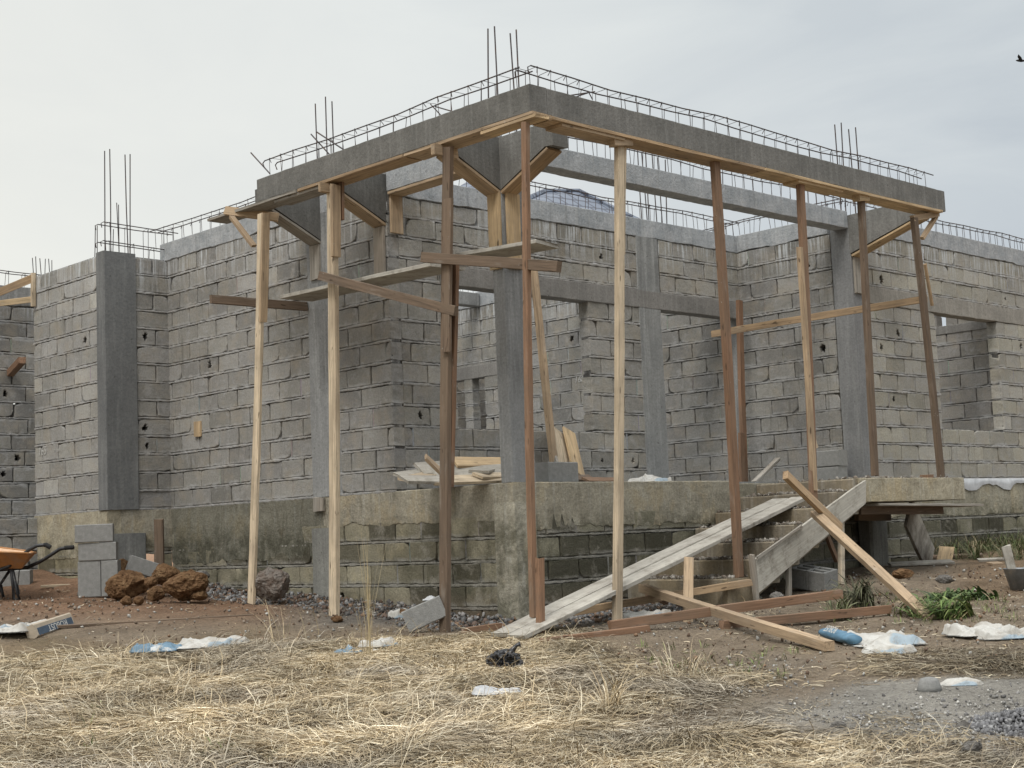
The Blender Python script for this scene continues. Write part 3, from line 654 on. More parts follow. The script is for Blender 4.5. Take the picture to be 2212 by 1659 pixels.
cage((-.83,2.52),(-.83,-1.22),4.5,4.70,.15,.2,seed=1); cage((-.86,-1.235),(5.64,-1.235),4.5,4.70,.15,.19,seed=2)
cage((.1,.1),(5.95,.1),4.5,4.76,.13,.19,seed=3); cage((.1,1.78),(6.,1.78),4.5,4.75,.12,.2,seed=4); cage((5.96,.1),(5.96,8.8),4.5,4.74,.12,.2,seed=5)
cage((6.1,.08),(13,.08),4.5,4.73,.12,.19,seed=6); cage((.08,.1),(.08,6.4),4.5,4.76,.12,.2,seed=7)
cage((-.84,6.05),(.15,6.05),4.3,4.48,.12,.3,seed=8); cage((-.82,6.08),(.2,6.08),4.3,4.72,.14,.24,seed=9); cage((-6,9.08),(1.5,9.08),4.38,4.62,.12,.2,seed=10)
def tubeobj(name,pts,r,par=H,mat='steel'):
    mb=MB(); mb.tube(pts,r,6); return mb.build(name,mat,par)
def starter(px_tops,plane,zb,r=.0075,par=None):
    for i,(px,py) in enumerate(px_tops):
        p=at(px,py,**plane[i%len(plane)]); rr=random.Random(px)
        b=V((p.x+rr.uniform(-.03,.03),p.y+rr.uniform(-.03,.03),zb)); m=b.lerp(p,.5)+V((rr.uniform(-.006,.006),0,0))
        tubeobj('starter_bar',[b,m,p],r,par or H)
starter([(1054,62),(1068,57),(1102,72),(1115,64)],[dict(x=.07),dict(x=.07),dict(x=.22),dict(x=.22)],4.5,par=colA)
starter([(681,224),(703,209),(717,219)],[dict(x=.05),dict(x=.05),dict(x=.13)],4.3,par=colB)
starter([(1803,269),(1817,265),(1833,279),(1848,275)],[dict(y=.05),dict(y=.2),dict(y=.05),dict(y=.2)],4.36,par=colC)
starter([(226,326),(237,322),(270,334),(281,333)],[dict(y=6.02),dict(y=6.2),dict(y=6.02),dict(y=6.2)],4.3,par=colD)
starter([(252,438),(256,442),(206,488),(210,487),(245,495)],[dict(y=6.6)],4.2,.006)
starter([(1377,322),(1394,320),(1408,325),(1420,340),(1437,345),(1386,330)],[dict(y=1.75),dict(y=1.84)],4.5,.007,par=colE)
starter([(70,557),(77,554),(86,558),(98,559),(105,559),(112,562)],[dict(y=9.05),dict(y=9.15)],4.35,.006)
for (a,b,x) in (((542,330),(583,375),-.8),((672,290),(722,345),-.75),((684,285),(745,325),-.75)): tubeobj('loose_bar',[at(*a,x=x),at(*b,x=x)],.008)
tubeobj('loose_bar',[at(930,225,x=-.7),at(955,252,x=-.7)],.006);tubeobj('loose_bar',[at(940,230,x=-.7),at(985,243,x=-.7)],.006)
tubeobj('loose_bar',[at(1225,207,y=-1.2),at(1285,198,y=-1.2)],.006);tubeobj('loose_bar',[at(1235,212,y=-1.2),at(1272,200,y=-1.2),at(1280,215,y=-1.2)],.006)
# chalk numbers
def text(name,s,size,mw,mat,par,shear=0,ext=.0006,sp=1):
    cu=bpy.data.curves.new(name,'FONT'); cu.body=s; cu.size=size; cu.extrude=ext; cu.shear=shear; cu.align_x='CENTER'; cu.align_y='CENTER'; cu.space_character=sp
    cu.materials.append(M[mat]); o=bpy.data.objects.new(name,cu); COL.objects.link(o)
    me=bpy.data.meshes.new_from_object(o); bpy.data.objects.remove(o); o=bpy.data.objects.new(name,me); COL.objects.link(o)
    o.matrix_world=mw
    if par:
        o.parent=par; o.matrix_parent_inverse=par.matrix_world.inverted() if par.type!='EMPTY' else Matrix.Translation(par.location).inverted()
    return o
def frame(x,y,z,p): return Matrix(((x[0],y[0],z[0],p[0]),(x[1],y[1],z[1],p[1]),(x[2],y[2],z[2],p[2]),(0,0,0,1)))
p=at(91,975,x=-.859); text('chalk_number','165',.15,frame(-Y,Z,-X,p),'chalk',H,.2)
p=at(122,972,x=-.859); text('chalk_number','m.cub',.07,frame(-Y,Z,-X,p),'chalk',H,.3)
p=at(1251,820,x=5.871); text('chalk_number','168',.13,frame(-Y,Z,-X,p),'chalk',H,.2)
# ---------------------------------------------------------------- props
def T(px,py,**k): return at(px,py,**k)
g1='timber props under the veranda beam'
BT=BZ0-.03
def prop(px0,px1,plane_b,plane_t,w,t,tone,label,upv=X,base=None):
    b=at(*px0,**plane_b) if base is None else base; tp=at(*px1,**plane_t)
    e=empty('timber_prop',b,label,'prop',g1)
    bar('post',b-Z*.01,tp,w,t,upv,tone,e,bow=.006); return e,b,tp
def ax(b,t,f): return V(b).lerp(V(t),f)
# p1
e,b,t=prop((543,1302),(565,462),dict(x=-.9),dict(x=-.93),.10,.035,'pale','pale timber prop with a braced T head, leftmost of the props',-X)
bar('splice_board',ax(b,t,.72)+V((.02,-.045,0)),ax(b,t,1.)+V((.02,-.045,0)),.09,.03,Y,'tan',e)
bar('head_board',at(487,455,x=-1.0),at(601,470,x=-.62),.09,.035,Y,'tan',e); bar('brace',at(500,468,x=-1.),at(549,532,x=-.93),.06,.035,Y,'tan',e)
# p2
e,b,t=prop((722,1328),(717,402),dict(x=-.9),dict(x=-.9),.11,.05,'pale','tall pale timber prop beside the second bracket, doubled at its head',-X)
bar('splice_board',ax(b,t,.83)+V((.0,-.055,0)),ax(b,t,1.)+V((.0,-.055,0)),.10,.035,Y,'tan',e); bar('side_board',ax(b,t,.92)+V((.085,-.03,0)),ax(b,t,1.01)+V((.085,-.03,0)),.07,.03,X,'red',e)
bar('head_board',at(690,404,x=-1.05),at(735,412,x=-.75),.09,.04,Y,'tan',e)
# p3
e,b,t=prop((961,1368),(968,318),dict(x=-.9),dict(x=-.9),.10,.05,'brown','dark brown timber prop spliced from three lengths, left of the corner column',-X)
e.children[0].hide_render=False
bar('splice_board',at(972,1052,x=-.86),at(984,560,x=-.86),.07,.04,X,'red',e); bar('splice_board',at(964,760,x=-.96),at(969,430,x=-.96),.10,.03,X,'brown',e)
bar('head_board',at(935,322,x=-1.03),at(985,332,x=-.72),.10,.05,Y,'tan',e)
# p4
e,b,t=prop((1153,1330),(1135,265),dict(x=-.93),dict(x=-.93),.055,.05,'red','slim reddish timber prop under the outer corner of the veranda beam',-X)
bar('splice_board',at(1168,1368,y=-1.3),at(1166,1206,y=-1.3),.05,.06,X,'red',e)
# p5
e,b,t=prop((1333,1346),(1337,312),dict(y=-1.3),dict(y=-1.28),.075,.055,'pale','pale straight timber prop just right of the corner, passing in front of the ramp',-Y)
bar('splice_board',at(1343,550,y=-1.25),at(1346,318,y=-1.25),.05,.04,X,'pale',e); bar('head_board',at(1321,306,y=-1.3),at(1359,306,y=-1.3),.08,.09,Z,'tan',e)
# p6..p9
e,b,t=prop((1596,1244),(1544,348),dict(y=-1.2),dict(y=-1.28),.085,.06,'red','reddish timber prop standing on the lowest concrete step',-Y)
e,b,t=prop((1757,1078),(1728,390),dict(y=-1.2),dict(y=-1.28),.08,.055,'red','brown timber prop standing high on the stairs with a long splice',-Y)
bar('splice_board',at(1759,1060,y=-1.22),at(1727,535,y=-1.3),.05,.05,X,'tan',e); bar('side_board',at(1740,690,y=-1.1),at(1735,525,y=-1.15),.03,.03,X,'pale',e)
e,b,t=prop((1890,1026),(1860,432),dict(y=-1.15),dict(y=-1.28),.075,.055,'brown','dark brown timber prop with a small head block standing on the landing',-Y)
bar('head_board',at(1849,427,y=-1.3),at(1871,427,y=-1.3),.09,.08,Z,'fresh',e)
e,b,t=prop((2033,1029),(1974,470),dict(y=-1.1),dict(y=-1.28),.085,.055,'brown','dark leaning timber prop at the right end of the landing, braced at its head',-Y)
bar('head_board',at(1970,472,y=-1.28),at(2025,462,y=-1.28),.07,.05,Y,'tan',e); bar('brace',at(1992,515,y=-1.25),at(2022,468,y=-1.25),.05,.04,X,'tan',e)
bar('side_board',at(2014,660,y=-1.15),at(1998,570,y=-1.2),.03,.03,X,'honey',e)
# inner post at the wall corner
e=empty('timber_post',at(1610,1042,y=1.55),'reddish spliced timber post standing in the inner corner of the veranda','post')
bar('post',at(1609,1043,y=1.5),at(1597,650,y=1.5),.085,.05,-Y,'red',e); bar('splice_board',at(1604,1043,y=1.42),at(1601,935,y=1.42),.085,.04,-Y,'red',e)
# soffit boards under the beams (their places follow the beam)
g2='formwork boards nailed under the veranda beams'
def soff(x0,y0,x1,y1,w,z,tone,label,th=.028): return bar('soffit_board',(x0,y0,z),(x1,y1,z),w,th,Z,tone,label=label,cat='board',group=g2)
soff(-.82,3.55,-.82,1.95,.25,BT+.012,'grey','greyed soffit board sticking out past the left end of the veranda beam')
soff(-.82,1.93,-.82,.3,.24,BT+.012,'honey','orange stained soffit board under the middle of the left veranda beam')
soff(-.82,.28,-.82,-1.38,.24,BT+.012,'tan','soffit board under the left veranda beam next to its outer corner')
soff(-.68,-1.25,2.3,-1.25,.24,BT+.012,'honey','long soffit board under the right veranda beam near the corner')
soff(2.32,-1.25,5.7,-1.25,.24,BT+.012,'fresh','long soffit board under the far half of the right veranda beam')
soff(-.82,2.35,-.82,1.5,.2,BT-.018,'grey','short second board under the left veranda beam beside the third bracket')
soff(-.86,-.75,-.86,-1.42,.16,BT-.018,'fresh','short second board crossing under the outer beam corner')
soff(-.55,-1.25,.25,-1.25,.2,BT-.018,'tan','second board lapped under the right beam at the corner bracket')
soff(2.9,-1.25,3.7,-1.25,.2,BT-.018,'fresh','short lapped board under the right beam between the far props')
soff(.1,.3,.1,1.66,.2,4.325,'tan','soffit board under the short tie beam left of the corner column')
g3='sloping boards under the brackets'
for o,d,n,l,tn in (((0,.1),-X,Y,'sloping board under the left facing bracket of the corner column','tan'),((0,1.8),-X,Y,'sloping board under the middle bracket of the left side','tan'),((0,2.9),-X,Y,'greyish sloping board under the third bracket, farthest left','grey'),
                    ((.1,0),-Y,X,'wide sloping board under the right facing bracket of the corner column','honey')):
    a=V((o[0],o[1],4.005)); b=a+V(d)*.62+Z*.285
    bar('bracket_board',a,b,.19,.028,Z,tn,label=l,cat='board',group=g3)
bar('bracket_board',(5.98,-.02,4.01),(5.98,-.98,4.315),.19,.028,Z,'fresh',label='long pale sloping board under the bracket at the right wing corner',cat='board',group=g3)
g4='short upright boards below the brackets'
def ub(x,y,z0,z1,w,n,tone,l): 
    return bar('upright_board',(x,y,z0),(x+.003,y,z1),w,.025,n,tone,label=l,cat='board',group=g4)
ub(-.015,.085,3.28,4.0,.16,-X,'fresh','bright upright board on the left face of the corner column')
ub(.13,-.015,3.28,4.0,.17,-Y,'fresh','bright upright board on the right face of the corner column, beside its twin')
ub(-.02,1.80,3.5,3.99,.17,-X,'grey','grey upright board at the building corner below the middle bracket')
ub(-.02,2.90,3.62,3.99,.17,-X,'grey','upright board with two nails on the wall column below the third bracket')
ub(.1,1.66,3.92,4.31,.16,-Y,'tan','brown upright board under the left tie beam against the recessed wall')
ub(5.99,-.018,3.55,3.99,.16,-Y,'grey','grey upright board below the bracket at the right wing corner')
# boards fixed to walls
bar('wood_offcut',at(427,943,x=-.02),at(427,910,x=-.02),.13,.03,-X,'fresh',label='small pale offcut nailed to the long left wall',cat='board')
bar('wood_offcut',at(689,1104,x=-.03),at(689,1075,x=-.03),.17,.03,-X,'grey',label='grey wood offcut stuck to the plinth under the wall column',cat='board')
# scaffold
g5='scaffold timbers on the left side'
bar('scaffold_ledger',at(455,646,x=-1.15),at(662,662,x=-.02),.05,.09,Z,'brown',label='short dark scaffold ledger running from the leftmost prop into the wall',cat='beam',group=g5)
bar('scaffold_ledger',at(692,596,x=-1.0),at(985,672,x=-.95),.05,.085,Z,'brown',label='brown diagonal scaffold brace sloping down between two props',cat='beam',group=g5)
bar('scaffold_ledger',at(915,556,x=-1.02),at(1208,576,x=-.9),.06,.09,Z,'brown',label='dark scaffold ledger crossing the props beside the corner column',cat='beam',group=g5)
bar('scaffold_plank',at(640,645,x=-.45),at(968,575,x=-.6),.40,.035,Z,'grey',mat='board',label='long grey scaffold plank along the left side',cat='plank',group=g5)
bar('scaffold_plank',at(1010,556,x=-.62),at(1183,527,x=-.45),.36,.035,Z,'grey',mat='board',label='short grey scaffold plank in front of the corner column',cat='plank',group=g5)
bar('guard_rail',at(1537,722,y=1.2),at(2003,645,y=-1.22),.03,.08,Z,'honey',label='long orange brown rail across the right side of the veranda',cat='rail')
# far left timbers
bar('roof_batten',at(-60,655,y=7.9),at(73,600,y=7.75),.05,.1,Z,'honey',label='fresh sloping batten against the sky at the far left',cat='beam')
bar('timber_upright',at(72,662,y=7.72),at(72,590,y=7.72),.05,.05,X,'pale',label='thin pale upright at the end of the left wing wall',cat='post')
bar('wall_batten',at(-60,662,y=8.9),at(76,646,y=8.9),.03,.08,Z,'fresh',label='pale batten lying along the far left wall',cat='beam')
bar('timber_stub',at(22,806,y=8.98),at(48,778,y=8.3),.09,.09,Z,'red',label='reddish timber stub poking out of the far left wall',cat='beam')
# veranda things
bar('leaning_pole',at(1196,1000,y=1.15),at(1153,585,y=1.55),.07,.06,X,'tan',label='long pale pole leaning behind the corner prop against the lintel',cat='pole')
e=empty('formwork_panel',at(1232,1020,y=1.2),'two plank formwork panel leaning on the recessed wall below the window','panel')
bar('plank',at(1218,1025,y=1.25),at(1203,930,y=1.6),.24,.03,-Y,'pale',e); bar('plank',at(1250,1025,y=1.24),at(1228,930,y=1.59),.20,.03,-Y,'fresh',e)
bar('leaning_board',at(1203,1003,y=1.05),at(1184,935,y=1.5),.05,.03,X,'grey',label='narrow grey board leaning on the edge of the formwork panel',cat='board')
YR0=math.atan2(-.697,.717)
def cblock(name,c,yaw,L,W,Hh,label,group=None,upright=False,tone=(1,1,1),hollow=False,par=None,mat='grey',tilt=None):
    mb=MB(); n=6
    mb.rough((-L/2,0,0),(L/2,0,0),Y,Z,W,Hh,.0025,.05,0,int(L*100)+int(c[0]*10),.008)
    o=mb.build(name,mat,None,False,tone); R_=Matrix.Rotation(yaw,4,'Z')
    if tilt: R_=R_@Matrix.Rotation(tilt[1],4,tilt[0])
    o.matrix_world=Matrix.Translation(c)@R_
    if label: tag(o,label,'block',group)
    return o
cblock('concrete_block',at(1203,1021,y=.35),0,.42,.18,.2,'grey concrete block lying on the plinth edge right of the corner column')
p=at(1790,991,y=.3); cblock('concrete_block',p,math.pi/2+.02,.4,.19,.19,'upper of two blocks stacked by the right wing column'); cblock('concrete_block',p+V((.0,.02,-.2)),math.pi/2-.03,.42,.19,.19,'lower of two blocks stacked by the right wing column')
g6='formwork offcuts piled beside the corner column'
yb=.62
def vplank(a,b,w,tone,l,z0=0,th=.026,tiltn=Z):
    A=at(*a,y=yb+z0); B=at(*b,y=yb+z0); return A,B
def offc(px,py,y,dx,dy,dz,L,w,tone,l,roll=0):
    c=at(px,py,y=y); d=V((dx,dy,dz)).normalized()*L/2; upv=V((-.28-roll,-.28-roll,1))
    bar('wood_offcut',c-d,c+d,w,.028,upv,tone,mat='board' if tone=='grey' else 'wood',label=l,cat='board',group=g6)
offc(990,1008,.9,1,-.15,.05,.9,.22,'grey','large grey board at the back of the offcut pile',.3)
offc(905,1030,.8,1,.4,.12,.6,.14,'pale','pale board under the left end of the offcut pile',.2)
offc(1045,1015,.6,.8,.6,.1,.55,.2,'grey','grey board slanting up against the corner column',.3)
offc(912,1022,.95,1,.25,.10,.75,.16,'grey','grey board at the left end of the offcut pile',.3)
offc(945,1012,.7,.6,-.2,-.6,.32,.14,'tan','reddish brown offcut standing on its corner in the pile')
offc(1038,999,.75,1,-.35,-.03,.55,.2,'fresh','bright new board lying on top of the offcut pile',.15)
offc(1005,1022,.7,.9,-.5,.05,.75,.2,'grey','wide whitish board across the middle of the offcut pile',.2)
offc(1030,1012,.95,1,.3,.0,.8,.18,'grey','pale board behind the bright one in the offcut pile',.25)
offc(930,1036,.5,1,-.1,-.02,.6,.17,'grey','flat grey board at the bottom left of the offcut pile',.1)
offc(1020,1035,.42,1,-.2,.02,.9,.18,'pale','long pale board at the bottom right of the offcut pile',.1)
offc(1062,1028,.4,1,.1,0,.4,.15,'pale','short pale board touching the corner column',.1)
offc(1253,1033,.7,1,0,.0,.35,.12,'brown','short brown board lying right of the plinth block',.3)
offc(1300,1037,.5,1,.1,.0,.55,.1,'red','low reddish board lying on the floor behind the pale prop',.2)
bar('wooden_stake',at(1628,1043,y=.5),at(1680,992,y=.9),.06,.04,Z,'grey',label='short grey stake leaning behind the stairs',cat='stake')
bar('wooden_stake',at(1763,968,y=.2),at(1757,945,y=.2),.05,.03,-Y,'pale',label='pale split stick above the two stacked blocks',cat='stake')
bar('wood_offcut',at(1884,1033,y=-1.15),at(1912,1031,y=-1.15),.08,.03,Z,'grey',label='thin grey chip of wood on the left part of the landing',cat='board')
bar('wood_offcut',at(1996,1030,y=-1.2),at(2008,1029,y=-1.2),.1,.04,Z,'red',label='small red brown offcut with a pale top on the landing edge',cat='board')
# ---- stairs formwork
e=empty('stair_formwork',(1.87,-1.3,.1),'whitish stair side board with its edge slat and short legs','formwork')
TL,TR,BR,BL=at(1627,1208,y=-1.29),at(1866,1037,y=-1.29),at(1865,1087,y=-1.29),at(1634,1280,y=-1.29)
def quadboard(name,q,th,n,mat,par,tone):
    mb=MB(); N_=V(n); K=12; A=[];
    for i in range(K+1):
        u=i/K; t=V(q[0]).lerp(V(q[1]),u)+Z*random.uniform(-.004,.004); b=V(q[3]).lerp(V(q[2]),u)+Z*random.uniform(-.004,.004); A.append([t+N_*th,b+N_*th,b,t])
    mb.rings(A if N_.cross(V(q[1])-V(q[0])).z<0 else [a[::-1] for a in A],True); o=mb.build(name,mat,None,False,tone)
    c=o.data; x=(V(q[1])-V(q[0])).normalized(); y=N_.cross(x).normalized(); z=x.cross(y); mw=frame(x,y,z,q[0]); c.transform(mw.inverted()); o.matrix_world=mw
    o.parent=par; o.matrix_parent_inverse=Matrix.Translation(par.location).inverted(); return o
quadboard('side_board',(TL,TR,BR,BL),.03,-Y,'board',e,(.40,.38,.33))
bar('edge_slat',TL+V((0,-.045,.01)),TL.lerp(TR,.38)+V((0,-.045,.01)),.02,.03,Z,'grey',e)
bar('leg',at(1634,1297,y=-1.3),at(1623,1198,y=-1.3),.04,.05,-Y,'grey',e); bar('leg',at(1704,1290,y=-1.25),at(1703,1215,y=-1.25),.05,.04,-Y,'grey',e)
bar('leg',at(1818,1261,y=-1.25),at(1816,1110,y=-1.25),.07,.04,-Y,'pale',e,mat='board'); bar('brace',at(1808,1212,y=-1.0),at(1784,1150,y=-1.0),.05,.04,-Y,'red',e)
# landing formwork
e=empty('landing_formwork',(4.5,-.9,.95),'dark boards and bearers under the landing slab','formwork')
bar('soffit_board',at(1868,1091,y=-1.1),at(2095,1092,y=-1.1),.35,.025,Z,'grey',e); None
bar('bearer',at(1856,1101,y=-1.05),at(2034,1101,y=-1.05),.05,.10,Z,'brown',e); bar('bearer',at(1850,1115,y=-.45),at(1920,1116,y=-.45),.06,.1,Z,'brown',e)
None
bar('strut_plank',at(2010,1212,y=-.35),at(1962,1106,y=-.75),.36,.04,-Y,'dark',mat='board',label='wide dark plank propping up the underside of the landing',cat='plank')
# ramp
g7='two planks laid side by side as a ramp onto the stairs'
ft1=V((-1.33,-1.13,.03)); tp1=at(1713,1077,x=2.75); 
a0=at(1102,1372,z=.012); b0=at(1709,1077,y=-.78); sd_=(b0-a0).cross(Z).normalized()
bar('ramp_plank',a0-sd_*.10,b0-sd_*.10-(b0-a0)*.01,.19,.035,Z,'grey',mat='board',label='back plank of the grey ramp leading up to the stairs',cat='plank',group=g7)
bar('ramp_plank',a0+sd_*.10-(b0-a0)*.012,b0+sd_*.098,.19,.035,Z,'grey',mat='board',label='front plank of the grey ramp, split near its foot',cat='plank',group=g7)
# loose timbers
def loose(a,b,w,t,tone,l,la=.05,lb=.05,upv=Z):
    A=ong(*a,lift=la) if not isinstance(a,Vector) else a; B=ong(*b,lift=lb) if not isinstance(b,Vector) else b
    return bar('loose_timber',A,B,w,t,upv,tone,label=l,cat='timber',group='loose timbers lying in front of the stairs')
loose((1170,1386),(1400,1358),.06,.05,'red','flat red brown timber at the foot of the ramp, half under straw',.02,.03)
A=ong(1318,1352,.06); B=at(1817,1283,d=12.4); loose(A,B,.07,.075,'red','long timber lying across the others from the pale prop to the bushes')
A=at(1388,1270,d=13.4); B=ong(1792,1396,.05); loose(A,B,.08,.07,'tan','light brown timber sloping down toward the blue and white sack')
A=ong(1558,1350,.04); B=ong(1920,1316,.06); loose(A,B,.07,.07,'red','reddish timber on the ground half behind the small bushes')
A=at(1240,1322,d=12.9); B=at(1621,1258,d=13.6); loose(A,B,.07,.065,'honey','orange brown timber resting against the lowest step')
loose((1003,1365),(1080,1353),.06,.06,'red','short reddish timber end under the foot of the ramp',.03,.04)
A=at(1400,1280,d=13.6);B=at(1440,1300,d=13.4); loose(A,B,.06,.06,'red','dark red timber stub hidden behind the crossing timbers')
bar('short_post',at(1486,1364,d=12.5),at(1488,1205,d=12.9),.085,.03,-V((.7,.7,0)),'tan',label='flat brown post standing upright between the crossing timbers',cat='post')
a=at(1697,1026,y=-1.62); b=ong(2012,1340,.0)
e=empty('leaning_timber',b,'long doubled timber leaning diagonally across the stair board down to the weeds','timber')
bar('timber',b,at(1760,1108,y=-1.5).lerp(a,.0),.09,.055,V((-.6,-.7,.5)),'tan',e); bar('timber',a,at(1815,1140,y=-1.56),.085,.05,V((-.6,-.7,.5)),'honey',e)
# ---------------------------------------------------------------- rocks, rubble
def rock(name,c,size,seed,mat,label=None,cat='rock',group=None,rough=.42,sub=5,sq=(1,1,1),flat=None):
    bm=bmesh.new(); bmesh.ops.create_icosphere(bm,subdivisions=sub,radius=1); o_=V((seed*3.1,seed*1.7,0))
    rr=random.Random(seed*17); pl=[(V((rr.gauss(0,1),rr.gauss(0,1),rr.gauss(0,.8))).normalized(),rr.uniform(.70,.96)) for _ in range(17)]
    for v in bm.verts:
        p=v.co.copy()
        for nn_,dd in pl:
            t=p.dot(nn_)
            if t>dd: p=p-nn_*(t-dd)*.93
        q=v.co; k=1+rough*.30*noise.noise(q*1.6+o_)+rough*.22*noise.noise(q*4+o_)+rough*.16*noise.noise(q*9+o_)+rough*.10*noise.noise(q*20+o_)
        v.co=V((p.x*sq[0],p.y*sq[1],p.z*sq[2]))*k*size*1.08
    me=bpy.data.meshes.new(name); bm.to_mesh(me); bm.free(); me.materials.append(M[mat])
    o=bpy.data.objects.new(name,me); COL.objects.link(o); o.location=c; o.rotation_euler=(0,0,seed*1.3)
    if label: tag(o,label,cat,group)
    return o
def rk(px,py,d,pxw,seed,mat,label,sq=(1,1,.8),**k):
    c=at(px,py,d=d); return rock('rock',c,pxw*d/FP/2,seed,mat,label,'rock',sq=sq,**k)
gr='reddish rocks heaped by the plinth'
rk(274,1266,15.6,80,1,'later','big ochre laterite rock touching the upright blocks',group=gr); rk(404,1264,15.1,92,2,'later','largest laterite rock, right end of the heap',group=gr,sq=(1,1,.66))
rk(357,1240,16.0,62,3,'later','red rock behind and between the two big ones',group=gr,sq=(1,1,.72)); rk(266,1226,16.4,30,4,'later','small red rock peeking out right of the stacked blocks',group=gr,sq=(1,1,1.2))
rk(273,1298,14.9,24,5,'later','small stone at the foot of the left big rock',group=gr); rk(299,1298,14.9,22,6,'later','pebble sized red stone between the two big rocks',group=gr)
rk(325,1258,15.3,30,7,'later','small orange stone in the gap of the rock heap',group=gr); rk(335,1282,15.2,40,8,'later','crumbling red clod low in the rock heap',group=gr)
rk(430,1287,15.0,34,9,'later','low reddish clod right of the largest rock',group=gr,sq=(1,1,.6)); rk(587,1262,14.9,76,10,'rock','big grey brown boulder behind the leftmost prop',sq=(1,1,.9)).data.materials[0]=mat_rock('mixed_boulder',(.15,.10,.075),(.22,.19,.165),(.31,.29,.27))
rk(2083,1575,7.5,40,11,'rock','fist sized grey stone in the lower right straw'); rk(1810,1572,7.6,34,12,'rock','pale stone lying in the bottom straw right of centre')
rk(2100,1617,6.9,44,13,'rock','flat grey stone near the lower right corner'); rk(2010,1386,11,22,14,'rock','small grey stone below the leaning timber'); rk(1678,1292,12.6,30,15,'rock','grey stone by the foot of the stair board')
rk(1950,1240,13.9,44,16,'later','brown clod of earth under the dark plank',sq=(1,1,.5)); rk(2040,1252,13.4,40,17,'rock','dark muddy lump beside the green weed',sq=(1,1,.5)); rk(435,1243,15.9,34,18,'rock','grey rubble lump against the plinth behind the rock heap',sq=(1,1,.6))
rk(870,1320,13.,14,19,'later','small red stone near the broken block'); rk(728,1338,13.3,26,20,'later','red stone right of the second prop foot',sq=(1,1,.6))
# mortar lump
mb=MB(); R=[]
for k,(q,z) in enumerate(((.19,0),(.175,.06),(.15,.13),(.12,.165),(.05,.18))):
    R.append([V((q*math.cos(a*.3927)*(1+.09*noise.noise(V((a,k,1)))),q*.8*math.sin(a*.3927)*(1+.09*noise.noise(V((a,k,5)))),z+.012*noise.noise(V((a*2,k,2))))) for a in range(16)])
mb.rings(R,True); o=mb.build('mortar_lump','grey',None,True,(1,1,1)); o.location=ong(2008,1493); k=60*8.6/FP/.36; o.scale=(k,k,k); tag(o,'dome of set grey mortar dumped on the gravel at the right','mortar lump')
# broken slab piece + small debris near the corner
cblock('broken_block',at(918,1326,d=12.75),YR0,.36,.13,.19,'tilted broken block lying in front of the plinth left of the dark prop',tilt=('Y',-.38),tone=(1.1,1.07,1.0))
# stack of blocks
dv=V((.717,-.697,0)); ya=math.atan2(dv.y,dv.x)+.12
sb=at(211,1288,d=16.); sb.z=.31
def sblk(u,z,L,W,Hh,l,dy=0,yaw=0): 
    c=sb+dv*u+V((.697,.717,0))*dy; return cblock('concrete_block',V((c.x,c.y,.31+z)),ya+yaw,L,W,Hh,l,'blocks in the stack by the wheelbarrow')
sblk(-.075,.195,.24,.19,.39,'left upright block at the bottom of the stack beside the wheelbarrow'); sblk(.145,.195,.175,.19,.39,'narrow right upright block at the bottom of the stack',.02,-.05)
sblk(.015,.49,.40,.19,.195,'middle lying block of the stack with a chipped upper edge'); sblk(-.02,.69,.40,.19,.195,'topmost lying block of the stack beside the wheelbarrow',-.02,.06)
cblock('concrete_block',at(30,1250,d=17.2),ya,.4,.19,.19,'grey block on the ground behind the wheelbarrow legs')
o=cblock('broken_block',at(310,1225,d=16.3),ya+.3,.34,.15,.17,'broken hollow block piece lying on top of the rock heap',tilt=('Y',.35))
bar('wooden_stake',at(345,1255,d=16.6),at(343,1122,d=16.6),.1,.06,-V((.7,.7,0)),'brown',label='thick weathered stake standing against the left plinth',cat='stake')
# hollow block
def hollow(c,yaw,label):
    mb=MB(); L,W,Hh=.42,.24,.2
    for x in (-L/2+.016,0,L/2-.016): mb.box((x,0,0),X*.016,Y*(W/2-.001),Z*(Hh/2))
    for y in (-W/2+.018,0,W/2-.018):
        for s_ in (-1,1): mb.box((s_*(L/4),y,0),X*(L/4-.018),Y*.018,Z*(Hh/2-.002))
    o=mb.build('hollow_block','grey',None,False,(.8,.8,.8)); bv=o.modifiers.new('b','BEVEL'); bv.width=.006; bv.segments=2
    o.matrix_world=Matrix.Translation(c)@Matrix.Rotation(.2,4,V((.717,-.697,0)))@Matrix.Rotation(yaw,4,'Z'); tag(o,label,'block'); return o
hollow(at(1757,1249,d=14.6),1.57,'hollow grey block with open cells lying under the stair board')
